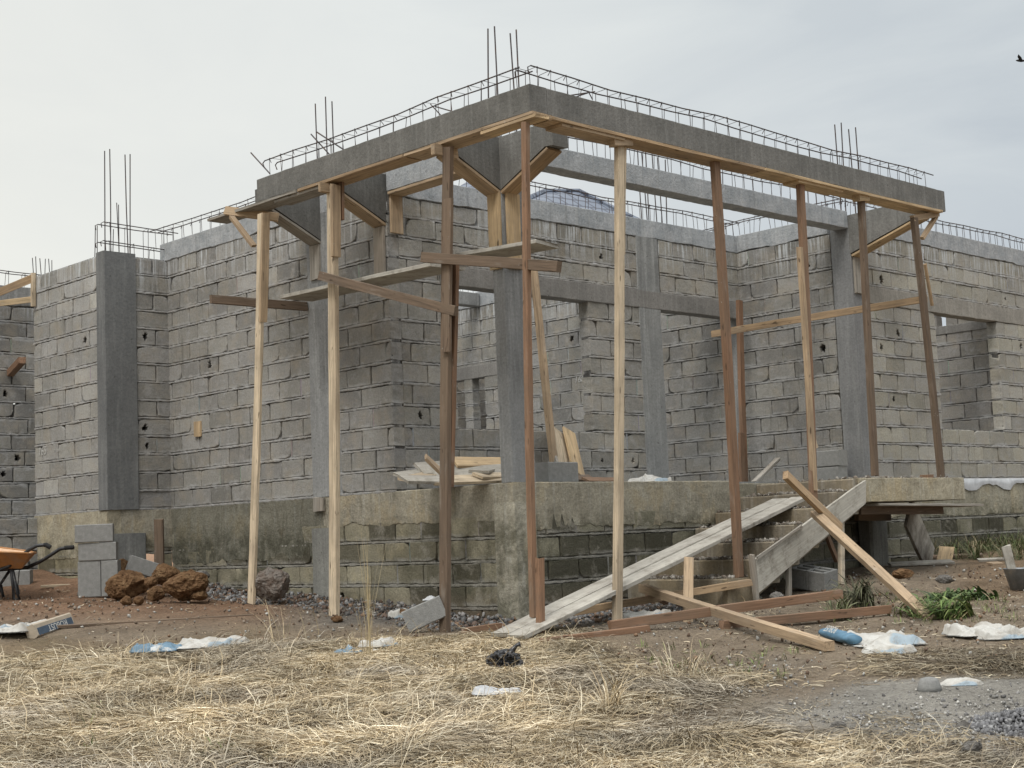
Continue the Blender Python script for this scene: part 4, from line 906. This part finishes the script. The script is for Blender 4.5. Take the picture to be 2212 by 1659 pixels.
# rubble as stuff
def rubble(name,N,f,sr,cols,label,seed,cat='rubble'):
    r=np.random.default_rng(seed); pts=f(r,N); n=len(pts)
    base=np.array([(-1,-1,-1),(1,-1,-1),(1,1,-1),(-1,1,-1),(-1,-1,1),(1,-1,1),(1,1,1),(-1,1,1)],float)*.5
    fc=np.array([(0,3,2,1),(4,5,6,7),(0,1,5,4),(1,2,6,5),(2,3,7,6),(3,0,4,7)])
    s=sr[0]*(sr[1]/sr[0])**(r.random(n)**2.2)
    q=r.normal(size=(n,4)); q/=np.linalg.norm(q,axis=1)[:,None]; w,x,y,z=q.T
    R=np.stack([1-2*(y*y+z*z),2*(x*y-z*w),2*(x*z+y*w),2*(x*y+z*w),1-2*(x*x+z*z),2*(y*z-x*w),2*(x*z-y*w),2*(y*z+x*w),1-2*(x*x+y*y)],1).reshape(n,3,3)
    b=base[None]*(1+r.uniform(-.4,.25,(n,8,1)))*np.stack([np.ones(n),r.uniform(.5,1,n),r.uniform(.35,.8,n)],1)[:,None,:]*s[:,None,None]
    P=np.einsum('nij,nkj->nki',R,b)+pts[:,None,:]+np.array([0,0,1.])*(s*.15)[:,None,None]
    F=(fc[None]+np.arange(n)[:,None,None]*8).reshape(-1,4); c=np.array(cols)[r.integers(0,len(cols),n)]*r.uniform(.7,1.25,n)[:,None]
    o=mesh_np(name,P.reshape(-1,3),F,np.repeat(c,8,0),'stone',4); tag(o,label,cat,kind='stuff'); return o
g=G('stone_chip',.95,.1); g.col(g.mix(1,g.attr('tone'),g.ramp(g.noise(g.pos(),60,4),(.3,.7),(.7,1.25)),'MULTIPLY')); M['stone']=g.m
GC=[(.17,.165,.16),(.25,.245,.235),(.12,.11,.10),(.33,.32,.30),(.2,.16,.13)]
def near_wall(r,N):
    x=np.where(r.random(N)<.62,-r.random(N)**1.6*.85,r.uniform(-.5,1.6,N)); y=np.where(x<-.0,r.uniform(-.9,6.3,N),-np.abs(r.random(N))**1.3*1.1)
    k=~((x<0)&(y<0)&(r.random(N)<.4)); x,y=x[k],y[k]; z=gh(x,y); h=.05*np.exp(-np.minimum(np.abs(x),9)/.25)*(y>0); return np.c_[x,y,z+h*r.random(len(x))]
rubble('wall_rubble',9000,near_wall,(.006,.055),[(.15,.15,.15),(.2,.2,.2),(.10,.095,.09),(.27,.26,.25),(.15,.11,.09),(.19,.13,.09)],'grey mortar rubble and chips strewn along the foot of the plinth',1)
def path(r,N):
    d=r.uniform(6.,10,N); l=r.uniform(.6,4.4,N); x=CAM.x+.697*d+.717*l; y=CAM.y+.717*d-.697*l; z=gh(x,y); px,py,_=prj(np.c_[x,y,z]); nz=frac2(x,y,1.3,7)*2-1
    _,_,gv,_,_,_=zone(px,py,nz); k=r.random(N)<gv*.8+.03; return np.c_[x,y,z+.004][k]
rubble('gravel',15000,path,(.004,.022),[(.25,.245,.235),(.33,.32,.30),(.18,.175,.17),(.42,.41,.38)],'grey gravel and cement crumbs on the path at the lower right',2,'gravel')
def pilef(r,N):
    c=ong(2250,1572); a=r.uniform(0,6.28,N); q=.36*r.random(N)**.6; x=c.x+q*np.cos(a);y=c.y+q*np.sin(a); return np.c_[x,y,gh(x,y)+.09*(1-q/.36)*r.random(N)**.4]
rubble('gravel_pile',2600,pilef,(.014,.03),[(.17,.17,.175),(.24,.24,.24),(.13,.13,.135)],'low pile of dark crushed stone at the right edge',3,'gravel')
def soilf(r,N):
    d=r.uniform(9.5,17,N); l=r.uniform(-1,1,N)*.4*d; x=CAM.x+.697*d+.717*l; y=CAM.y+.717*d-.697*l; k=((x<-.02)|(y<-.02)); x,y=x[k],y[k]; z=gh(x,y); px,py,_=prj(np.c_[x,y,z]); nz=frac2(x,y,1.3,7)*2-1
    _,s,_,_,_,_=zone(px,py,nz); k=r.random(len(x))<(1-s)*.9; return np.c_[x,y,z+.012][k]
rubble('soil_clods',11000,soilf,(.004,.03),[(.2,.13,.085),(.17,.13,.095),(.25,.21,.17),(.36,.35,.32),(.14,.10,.075)],'crumbs of red brown soil and small stones over bare ground',4,'soil')
def stepf(r,N):
    i=r.integers(0,7,N); x0=np.array(xs_)[i]; x1=np.array(xs_[1:]+[5.9])[i]; u=r.random(N); x=x0+.02+(x1-x0-.02)*u; y=-.02-1.2*r.random(N)**.8; return np.c_[x,y,np.array(tops)[i]+.004]
rubble('step_debris',5200,stepf,(.006,.05),[(.24,.22,.19),(.17,.145,.12),(.30,.28,.25),(.12,.10,.08)],'mortar crumbs and dirt lying on the treads and the landing',5,'debris')
# ---------------------------------------------------------------- sacks
def sack(name,c,L,W,Hh,yaw,seed,mat,label,cat='sack',group=None,pitch=0,crump=1.,par=None,res=72):
    """crumpled empty sack: flattened pillow with folds"""
    P=[];n=res;m=int(res*.75); rr=random.Random(int(seed*100)); ws=max(1,.62/L)
    cr=[(rr.uniform(0,math.pi),rr.uniform(-.9,.9),rr.uniform(.015,.05),rr.uniform(.4,1.)*rr.choice((1,1,-.6)),rr.uniform(-1,1),rr.uniform(.35,1.)) for _ in range(int(15*crump)+5)]
    for s_ in (1,-1):
        for j in range(m+1):
            for i in range(n+1):
                u=i/n*2-1;v=j/m*2-1
                wx=u+.10*noise.noise(V((u*1.6,v*1.6,seed))); wy=v+.10*noise.noise(V((u*1.6,v*1.6,seed+5)))
                h=.38+.75*noise.noise(V((u*1.1+seed,v*1.1,seed*.7)))+.30*noise.noise(V((u*2.6,v*2.6+seed,3)))
                for (a,o_,w_,am,cc,ln) in cr:
                    dd=wx*math.cos(a)+wy*math.sin(a)-o_; al=-wx*math.sin(a)+wy*math.cos(a)-cc
                    h+=.24*am*math.exp(-(dd/(w_*1.6*ws)))*math.exp(-(al/ln)**2) if dd>0 else .24*am*math.exp(dd/(w_*3.2*ws))*math.exp(-(al/ln)**2)
                edge=min(1,(1-abs(u))*7)*min(1,(1-abs(v))*7)
                h=Hh*.82*max(h,.06)*(.08+.92*edge)+.05*Hh*noise.noise(V((u*9,v*9,seed)))*edge
                kx=1-.16*abs(v)**2*(1+noise.noise(V((seed,2,v))))-.10*noise.noise(V((v*2.4,seed,2)))-.06*noise.noise(V((v*9,seed,2))); ky=1-.16*abs(u)**2*(1+noise.noise(V((u,seed,2))))-.14*noise.noise(V((u*2.4,seed,7)))-.06*noise.noise(V((u*9,seed,7)))
                x=L/2*(u*kx+.10*noise.noise(V((u*2,v*2,seed+4)))); y=W/2*(v*ky+.12*noise.noise(V((u*2,v*2,seed+8))))
                P.append((x,y,max(h,.002)+.003 if s_>0 else .0005+.25*max(h,0)))
    F=[];k=(n+1)*(m+1)
    for j in range(m):
        for i in range(n):
            a=j*(n+1)+i; F.append((a,a+1,a+n+2,a+n+1)); F.append((k+a,k+a+n+1,k+a+n+2,k+a+1))
    me=bpy.data.meshes.new(name); me.from_pydata(P,[],F); me.materials.append(M[mat]); me.polygons.foreach_set('use_smooth',[True]*len(F)); me.update()
    o=bpy.data.objects.new(name,me); COL.objects.link(o); o.matrix_world=Matrix.Translation(c)@Matrix.Rotation(yaw,4,'Z')@Matrix.Rotation(pitch,4,'X')
    if par: 
        o.parent=par; o.matrix_parent_inverse=par.matrix_world.inverted() if par.type!='EMPTY' else Matrix.Translation(par.location).inverted()
    if label: tag(o,label,cat,group)
    return o
YR=math.atan2(-.697,.717)   # yaw that lies across the view
gs='empty cement sacks lying on the ground'
def gp(px,py,l=0): 
    p=ong(px,py); p.z=gz(p.x,p.y)+l; return p
# sack 1 (left) : white body plus the boxy printed bottom
c=gp(62,1362); e=empty('cement_sack',c,'white cement sack with a dark printed bottom panel at the left edge','sack',gs)
sack('sack_body',c+V((-.12,.10,0)),.72,.75,.15,YR-.25,1.3,'bag',None,par=e)
a=at(82,1376,d=(gp(82,1380)-CAM).dot(fw)); b=at(162,1349,d=(gp(165,1352)-CAM).dot(fw)+.12)
x_=(b-a).normalized(); nrm_=x_.cross(Z).normalized(); 
if nrm_.dot(fw)>0: nrm_=-nrm_
upx=nrm_.cross(x_) if nrm_.cross(x_).z>0 else x_.cross(nrm_)
upx=(upx+nrm_*-.35).normalized(); nrm_=x_.cross(upx); nrm_=nrm_ if nrm_.dot(fw)<0 else -nrm_
hb=.125
mb=MB(); mb.rough(a+upx*hb/2-nrm_*.05,b+upx*hb/2-nrm_*.05,nrm_,upx,.1,hb,.002,.04,cham=.012); o=mb.build('bottom_panel','tanprint',None); put(o,e)
mb=MB(); mb.rough(a.lerp(b,.05)+upx*hb*.36+nrm_*.0022,a.lerp(b,.97)+upx*hb*.36+nrm_*.0022,nrm_,upx,.004,hb*.55,.0004,.1,cham=.001); o=mb.build('printed_band','darkprint',None); put(o,e)
o=text('printed_name','ROBUST',.085,frame(-x_,-upx,nrm_,a.lerp(b,.56)+upx*hb*.37+nrm_*.0062),'whiteprint',e)
o=text('printed_line','ciment',.022,frame(-x_,-upx,nrm_,a.lerp(b,.2)+upx*hb*.4+nrm_*.0062),'whiteprint',e) if 0 else None
# sack 2
c=gp(455,1402); e=empty('cement_sack',c,'flat white sack with a blue corner lying in the straw left of centre','sack',gs)
sack('sack_body',c+dv*.02+Z*.02,.62,.42,.10,YR+.15,2.7,'bag',None,par=e); sack('blue_flap',c-dv*.42+V((-.1,-.1,.01)),.42,.34,.08,YR-.1,3.1,'bluebag',None,par=e)
# sack 3
c=gp(772,1418); e=empty('cement_sack',c,'crumpled blue and white sack bunched up beside a tall dry stalk','sack',gs)
sack('sack_body',c,.40,.42,.10,YR+.6,4.4,'bluebag',None,par=e,crump=1.1); sack('white_fold',c+dv*.15+V((.1,.1,.06)),.28,.26,.08,YR+1.,5.2,'bag',None,par=e,crump=1)
bp=gp(1088,1452,.05); e=empty('plastic_bag',bp,'crumpled black plastic bag lying on the straw in the middle','bag')
o=rock('bag_body',bp+Z*.02,.135,61,'black',None,rough=.75,sub=5,sq=(1.1,.8,.62)); put(o,e); o.location=bp+Z*.02
mb=MB(); q=bp+dv*.07+Z*.07; mb.tube([q-dv*.03,q+Z*.03,q+dv*.03+Z*.06,q+dv*.055+Z*.065],[.035,.02,.012,.022],7); put(mb.build('knotted_ears','black',None,True),e)
sack('plastic_bag',gp(1075,1512,.03),.30,.17,.045,YR+.05,7.7,'sheet','small clear whitish plastic bag lying on the straw','bag',crump=1.5)
# sack 4 right, blue roll with the name
c=gp(1880,1392); e=empty('cement_sack',c,'white sack with a rolled blue end printed in white, right of the sloping timber','sack',gs)
sack('sack_body',c+dv*.1,.56,.50,.12,YR+.1,8.1,'bag',None,par=e)
a=gp(1785,1382,.055); b=gp(1846,1397,.05)
mb=MB(); R=[]
x_=(b-a).normalized(); s_=x_.cross(Z).normalized(); s_=s_ if s_.dot(fw)<0 else -s_; uu=s_.cross(x_); uu=uu if uu.z>0 else -uu
for i in range(15):
    u=i/14; cc=a.lerp(b,u); R.append([cc+(s_*math.cos(t*.3927)*.075+uu*math.sin(t*.3927)*.04)*(1-.18*abs(2*u-1)**4)*(1+.22*noise.noise(V((u*6,t,3)))) for t in range(16)])
mb.rings(R,True); o=mb.build('blue_roll','bluebag',None,True); put(o,e); o.data.materials[0]=mat_simple('plain_blue_sack',(.10,.20,.29),.5,0,.2,9,.3,.2)
nn=(s_*.75+uu*.66).normalized(); y_=nn.cross(x_); text('printed_name','ROBUST',.08,frame(-x_,-y_ if y_.z>0 else y_,nn,a.lerp(b,.5)+nn*.082),'whiteprint',e)
sack('cement_sack',gp(1920,1412),.36,.24,.06,YR-.35,9.3,'bag','small flat torn sack piece with frayed edge below the blue roll','sack',gs)
c=gp(2135,1378); e=empty('cement_sack',c,'white sack folded in two lying near the right edge','sack',gs)
sack('sack_body',c+V((.05,.08,.02)),.52,.44,.11,YR+.2,10.5,'bag',None,par=e,crump=1.7); sack('folded_end',c+V((-.1,-.05,.0))+dv*.12,.42,.26,.12,YR+.15,11.1,'bag',None,par=e,crump=1.5)
sack('cement_sack',gp(2075,1480),.26,.2,.04,YR-.1,12.1,'bag','small creamy sack scrap lying beside the mortar dome','sack',gs,crump=.5)
c=at(1400,1040,y=.5); c.z=ZP+.002; sack('cement_sack',c,.66,.34,.10,.1,13.3,'bag','twisted white and blue sack on the veranda floor','sack',crump=2.2)
sack('cement_sack',gp(1395,1338),.48,.30,.10,YR+.2,14.4,'bag','dirty whitish sack lying under the crossing timbers','sack',gs,crump=1.6); 
sack('wrapper',at(929,1297,d=12.8),.14,.12,.05,YR+.9,15.4,'sheet','crumpled purple white wrapper on top of the broken block','wrapper',crump=2)
sack('sack_scrap',gp(862,1335),.22,.16,.08,YR,16.4,'bag','pinkish white sack scrap in the rubble left of the broken block','scrap',crump=2)
# plastic sheet on the right plinth
mb=MB(); n=70; R=[]
for i in range(n+1):
    x=6.02+i*.095; a=noise.noise(V((x*2.2,0,3))); b=noise.noise(V((x*6,1,3))); dr_=.10+.12*a+.07*b
    R.append([V((x,.0-.004,ZP+.006)),V((x,-.014-.006*abs(b),ZP+.006)),V((x+.02*b,-.018-.012*abs(b),ZP-dr_*.5)),V((x,-.014-.014*abs(a),ZP-dr_))])
vs=[p for r in R for p in r]; fs=[(4*i+k,4*i+4+k,4*i+5+k,4*i+1+k) for i in range(n) for k in range(3)]; mb.add(vs,fs); o=mb.build('plastic_sheet','sheet',None,True); tag(o,'white plastic sheet draped over the plinth edge of the right wing','sheet')
# ---------------------------------------------------------------- wheelbarrow
def wheelbarrow():
    d0=16.0; e=empty('wheelbarrow',at(60,1300,d=d0),'orange wheelbarrow with black tube handles at the left edge','wheelbarrow')
    z_=lambda x,y,dd=0: at(x*.1984,1124.7+y*.1984,d=d0+dd)
    back=V((.697,.717,0))
    mb=MB(); rim=[z_(390,352,0),z_(330,362,-.25),z_(-420,330,-.28),z_(-480,320,.0),z_(-400,262,.62),z_(-60,290,.62),z_(300,335,.5)]
    bot=[z_(245,518,.05),z_(230,522,-.1),z_(-260,520,-.12),z_(-280,515,.05),z_(-240,500,.4),z_(0,500,.4),z_(225,508,.32)]
    c=sum(rim,V())/7
    inn=[p.lerp(c,.03)+Z*.0 for p in rim]; inb=[p.lerp(c,.05)+Z*.02 for p in bot]
    R=[bot,rim,inn,inb]; mb.rings(R,True); o=mb.build('tray','tray',None); put(o,e); o.data.materials.append(M['trayin'])
    for p in o.data.polygons:
        if p.index>=7: p.material_index=1
    p_=o.data.polygons[len(o.data.polygons)-2]; p_.material_index=0
    mb=MB(); mb.tube([q+V((0,0,.004)) for q in rim]+[rim[0]],.012,6); put(mb.build('rim','tray',None,True),e)
    for nm,pts,dd in (('handle',[(-700,620),(-300,570),(0,535),(90,500),(200,415),(320,315),(400,272),(500,262),(548,290)],-.12),('handle',[(-700,600),(-250,560),(110,527),(300,508),(420,455),(520,395),(650,310),(720,295),(800,290)],.35)):
        mb=MB(); mb.tube([z_(x,y,dd) for x,y in pts],.021,8); o=mb.build(nm,'tube',None,True); put(o,e)
        g_=[z_(x,y,dd) for x,y in pts[-3:]]; mb=MB(); mb.tube([g_[1].lerp(g_[0],.2),g_[1],g_[2],g_[2]+(g_[2]-g_[1])*.05],.026,8); mb.build('grip','tyre',o,True)
    for pts,dd in (([(120,535),(140,700),(150,855),(210,855),(190,790),(140,540)],-.1),([(110,535),(0,700),(-20,880),(40,860),(10,700)],.35)):
        mb=MB(); mb.tube([z_(x,y,dd) for x,y in pts],.017,7); put(mb.build('leg','tube',None,True),e)
    mb=MB(); mb.tube([z_(210,540,-.1),z_(195,700,-.1),z_(215,800,-.1)],.006,5); put(mb.build('brace','tube',None),e)
    c=z_(-640,760,.12); mb=MB(); R=[]
    w=mb.v; pts=[]
    for i in range(29):
        a=i/28*6.2832; pts.append(c+dv*(.17*math.cos(a))+Z*(.17*math.sin(a)))
    mb.tube(pts,.04,8); wh=mb.build('wheel','tyre',None,True); put(wh,e)
    mb=MB(); mb.tube([c-back*.05,c+back*.05],.11,20); mb.build('hub','tray',wh,True)
wheelbarrow()
# head pan / bucket at right edge
c=at(2206,1262,d=14.0); c.z=gz(c.x,c.y); e=empty('metal_bucket',c,'galvanised bucket with a grey board standing in it at the right edge','bucket')
mb=MB(); R=[]
for q,z in ((.10,0),(.155,.2),(.16,.205),(.152,.2),(.095,.01)):
    R.append([c+V((q*math.cos(t*.2618),q*math.sin(t*.2618),z)) for t in range(24)])
mb.rings(R,True); put(mb.build('bowl','galv',None,True),e)
bar('wood_offcut',c-dv*.05+Z*.02,c-dv*.12+Z*.42,.085,.025,-fw,'grey',mat='board',label='grey board standing in the metal bucket at the right edge',cat='board')
# boards on the ground at right
def gb(px,py,L,w,yaw,tone,l,pitch=0,lift=.03):
    p=gp(px,py,lift); d=V((math.cos(yaw),math.sin(yaw),pitch)).normalized()*L/2; bar('wood_offcut',p-d,p+d,w,.025,Z+V((-.15,-.15,0)),tone,mat='board' if tone=='grey' else 'wood',label=l,cat='board',group='boards lying on the ground right of the stairs')
gb(2043,1218,.42,.17,YR+1.15,'fresh','bright board with two nails lying on a dark board',.5,.09); gb(1990,1222,.75,.14,YR+.1,'grey','dark grey board flat on the ground below the bright one',0,.03); gb(2060,1208,.7,.1,YR-.1,'brown','brown board poking out behind the bright board',0,.04)
gb(2148,1212,.4,.08,YR+.05,'grey','thin grey strip of wood on the sandy ground near the grass',0,.02); gb(2150,1222,.15,.1,YR+.4,'tan','small brown scrap of wood on the sandy ground',0,.02)
gb(120,1268,.32,.03,YR+.4,'pale','thin pale stick on the red soil left of the stacked blocks',0,.01); gb(545,1352,.0+.5,.02,YR,'dark','dark thin strip half buried in the soil lip',0,.005) if 0 else None
gb(330,1343,1.9,.03,YR+.32,'brown','long thin dark strip pressed into the soil edge behind the straw',0,.0)
gb(750,1430,.2,.05,YR+.2,'pale','small pale chip near the crumpled blue sack',0,.03); gb(1205,1406,.14,.04,YR,'pale','small pale wood chip on the soil right of the ramp foot',0,.01)
# ---------------------------------------------------------------- plants
def plant(name,px,py,n,L,w,label,seed,spread,droop,pal=GRN,rad=.12,cat='plant',stem=None,d=None):
    p=gp(px,py); o=tufts(name,[(p.x,p.y,p.z,rad)],n,L,w,pal,seed,spread,droop); tag(o,label,cat); return o
plant('leafy_weed',2035,1332,360,.34,.016,'bright green leafy weed drooping beside the leaning timber',41,.95,1.9,[(.08,.14,.035),(.12,.18,.05),(.055,.095,.025),(.18,.22,.08),(.2,.17,.09)],.27)
plant('leafy_weed',2078,1296,230,.16,.03,'darker green low weed with small leaves behind the bright one',42,1.1,1.2,[(.045,.08,.025),(.065,.11,.03),(.09,.13,.045)],.32)
plant('wilted_weed',1858,1312,130,.46,.013,'tall wilted grey green weed in front of the leaning timber',43,.42,1.5,[(.11,.115,.065),(.15,.145,.09),(.08,.08,.045)],.13)
plant('wilted_weed',1810,1338,80,.3,.010,'small wilted weed hanging over the ground timber',44,.8,1.,[(.13,.15,.07),(.16,.17,.09)],.12)
plant('dry_tuft',1325,1535,110,.30,.0045,'spiky dry grass tuft fanning out right of centre in the straw',45,.95,.7,STR,.07)
plant('dry_tuft',1490,1470,90,.26,.0045,'darker dry grass tuft on the bare soil at right',46,.8,.6,[tuple(v*.75 for v in c) for c in STR],.2)
plant('dry_stalk',797,1430,22,.95,.0045,'tall thin dry stalk standing by the crumpled sack',47,.09,.12,[(.5,.42,.27),(.42,.34,.2)],.04)
plant('dry_stalk',640,1395,26,.45,.004,'loose dry stalks standing left of the tall one',48,.6,.5,STR,.25)
# ---------------------------------------------------------------- far house and birds
def farhouse():
    e=empty('blue_roof_house',at(1200,520,d=40).xy.to_3d(),'distant house with a blue tiled hip roof showing over the wall','house')
    R_=lambda x,y,d: at(x,y,d=d)
    def hip(q,nm='roof'):
        mb=MB(); mb.add(q[0],q[1]); o=mb.build(nm,'roof',None)
        return put(o,e)
    f0=V((1,0,0))
    A=R_(1140,480,38); A2=R_(1420,480,42); B=R_(1176,414,41); B2=R_(1250,414,42)
    low=B.z-1.7
    E1=V((A.x-.6,A.y,low)); 
    l=R_(1118,440,38);r=R_(1385,472,41); zb=min(l.z,r.z)
    l.z=r.z=zb; back=V((.697,.717,0))*9
    mb=MB(); vs=[l,r,r+back,l+back,B,B2]; mb.add(vs,[(0,1,5,4),(1,2,5),(2,3,4,5),(3,0,4)]); o=mb.build('roof','roof',None); put(o,e)
    mb=MB(); mb.tube([l,B,B2,r],.09,6); put(mb.build('ridge_tile','roof',None),e)
    l2=R_(930,440,44); r2=R_(1085,425,44); zb2=l2.z; r2.z=zb2; B3=R_(1008,393,47)
    mb=MB(); mb.add([l2,r2,r2+back,l2+back,B3],[(0,1,4),(1,2,4),(2,3,4),(3,0,4)]); put(mb.build('roof','roof',None),e)
    mb=MB(); c=(l+r)/2+back*.5; mb.box((c.x,c.y,zb/2-.1),dv*2.4,V((.697,.717,0))*2.2,Z*(zb/2-.1)); put(mb.build('wall','render',None),e)
farhouse()
def bird(c,s,yaw,label):
    e=empty('bird',c,label,'bird'); mb=MB(); f=V((math.cos(yaw),math.sin(yaw),.25)).normalized(); sd=V((-f.y,f.x,0)).normalized()
    mb.tube([c-f*.5*s,c-f*.3*s,c,c+f*.22*s,c+f*.34*s,c+f*.45*s],[.02*s,.06*s,.12*s,.1*s,.07*s,.01*s],8); put(mb.build('body','bird',None,True),e)
    for k in (-1,1):
        mb=MB(); w=[c+f*.15*s,c+f*.2*s+sd*k*.4*s+Z*.22*s,c+f*.02*s+sd*k*.85*s+Z*.32*s,c-f*.12*s+sd*k*.4*s+Z*.18*s,c-f*.12*s]
        mb.add(w+[q-Z*.012*s for q in w],[(0,1,2,3,4),(9,8,7,6,5)]+[(i,(i+1)%5+0,(i+1)%5+5,i+5) for i in range(5)]); put(mb.build('wing','bird',None),e)
bird(at(2206,131,d=24),.20,YR+2.6,'small dark bird flying at the upper right edge of the sky')
# ---------------------------------------------------------------- light
w=bpy.data.worlds.new('World'); S.world=w; w.use_nodes=True; nt=w.node_tree; nt.nodes.clear()
N_=nt.nodes.new; out=N_('ShaderNodeOutputWorld'); bg=N_('ShaderNodeBackground'); nt.links.new(bg.outputs[0],out.inputs[0])
SE,SAZ=math.radians(52),math.radians(205)   # azimuth of the sun measured from +X counter-clockwise
sky=N_('ShaderNodeTexSky'); sky.sky_type='NISHITA'; sky.sun_disc=False; sky.sun_elevation=SE; sky.sun_rotation=math.radians(90)-SAZ; sky.dust_density=4
def L(a,b): nt.links.new(a,b)
tc=N_('ShaderNodeTexCoord'); sx=N_('ShaderNodeSeparateXYZ'); L(tc.outputs['Generated'],sx.inputs[0])
def mth(op,a,b):
    o=N_('ShaderNodeMath'); o.operation=op
    for i,v in enumerate((a,b)):
        if isinstance(v,(int,float)): o.inputs[i].default_value=v
        else: L(v,o.inputs[i])
    return o.outputs[0]
def rampw(f,*st):
    o=N_('ShaderNodeValToRGB'); L(f,o.inputs[0]); e=o.color_ramp.elements
    while len(e)<len(st): e.new(.5)
    for i,(p,c) in enumerate(st): e[i].position=p; e[i].color=c+(1,)
    return o.outputs[0]
def mixw(f,a,b,t='MIX'):
    o=N_('ShaderNodeMix'); o.data_type='RGBA'; o.blend_type=t
    for i,v in ((0,f),(6,a),(7,b)):
        if isinstance(v,(int,float)): o.inputs[i].default_value=v
        elif isinstance(v,tuple): o.inputs[i].default_value=v+(1,)
        else: L(v,o.inputs[i])
    return o.outputs[2]
# overcast: warm bright side toward +Y, cooler toward +X
side=mth('SUBTRACT',mth('MULTIPLY',sx.outputs[0],.717),mth('MULTIPLY',sx.outputs[1],.697))  # -: left, +: right
f=mth('ADD',mth('MULTIPLY',side,1.35),.5)
hor=rampw(f,(.0,(.95,.95,.88)),(.45,(.85,.87,.85)),(.75,(.68,.72,.745)),(1.,(.56,.61,.66)))
zen=rampw(f,(.0,(.89,.90,.86)),(.45,(.82,.85,.84)),(1.,(.68,.725,.745)))
c=mixw(rampw(sx.outputs[2],(.08,(0,0,0)),(.36,(1,1,1))),hor,zen)
mp=N_('ShaderNodeMapping'); mp.inputs['Scale'].default_value=(2.2,2.2,7); L(tc.outputs['Generated'],mp.inputs[0])
nz=N_('ShaderNodeTexNoise'); nz.inputs['Scale'].default_value=1.6; nz.inputs['Detail'].default_value=7; nz.inputs['Roughness'].default_value=.55; nz.inputs['Distortion'].default_value=.6; L(mp.outputs[0],nz.inputs['Vector'])
cl=rampw(nz.outputs['Fac'],(.38,(.87,.89,.92)),(.55,(.97,.98,.99)),(.7,(1.06,1.06,1.05)))
rt_=rampw(f,(.3,(.25,.25,.25)),(.8,(1,1,1)))
c=mixw(rt_,c,mixw(1.,c,cl,'MULTIPLY'))
# brighter overhead, where the camera does not look
c=mixw(rampw(sx.outputs[2],(.45,(0,0,0)),(.8,(1,1,1))),c,(2.1,2.12,2.12))
s2=mixw(1.,sky.outputs[0],(.05,.05,.05),'MULTIPLY')
c=mixw(.08,c,s2)
L(c,bg.inputs[0]); bg.inputs[1].default_value=1.0
sl=bpy.data.lights.new('sun','SUN'); sl.energy=1.6; sl.angle=math.radians(16); sl.color=(1,.96,.90); so=bpy.data.objects.new('sun',sl); COL.objects.link(so)
sd=V((math.cos(SE)*math.cos(SAZ),math.cos(SE)*math.sin(SAZ),math.sin(SE))); so.rotation_euler=sd.to_track_quat('Z','Y').to_euler(); so.location=(0,0,30)
S.view_settings.view_transform='Standard'; S.view_settings.look='None'; S.view_settings.exposure=0
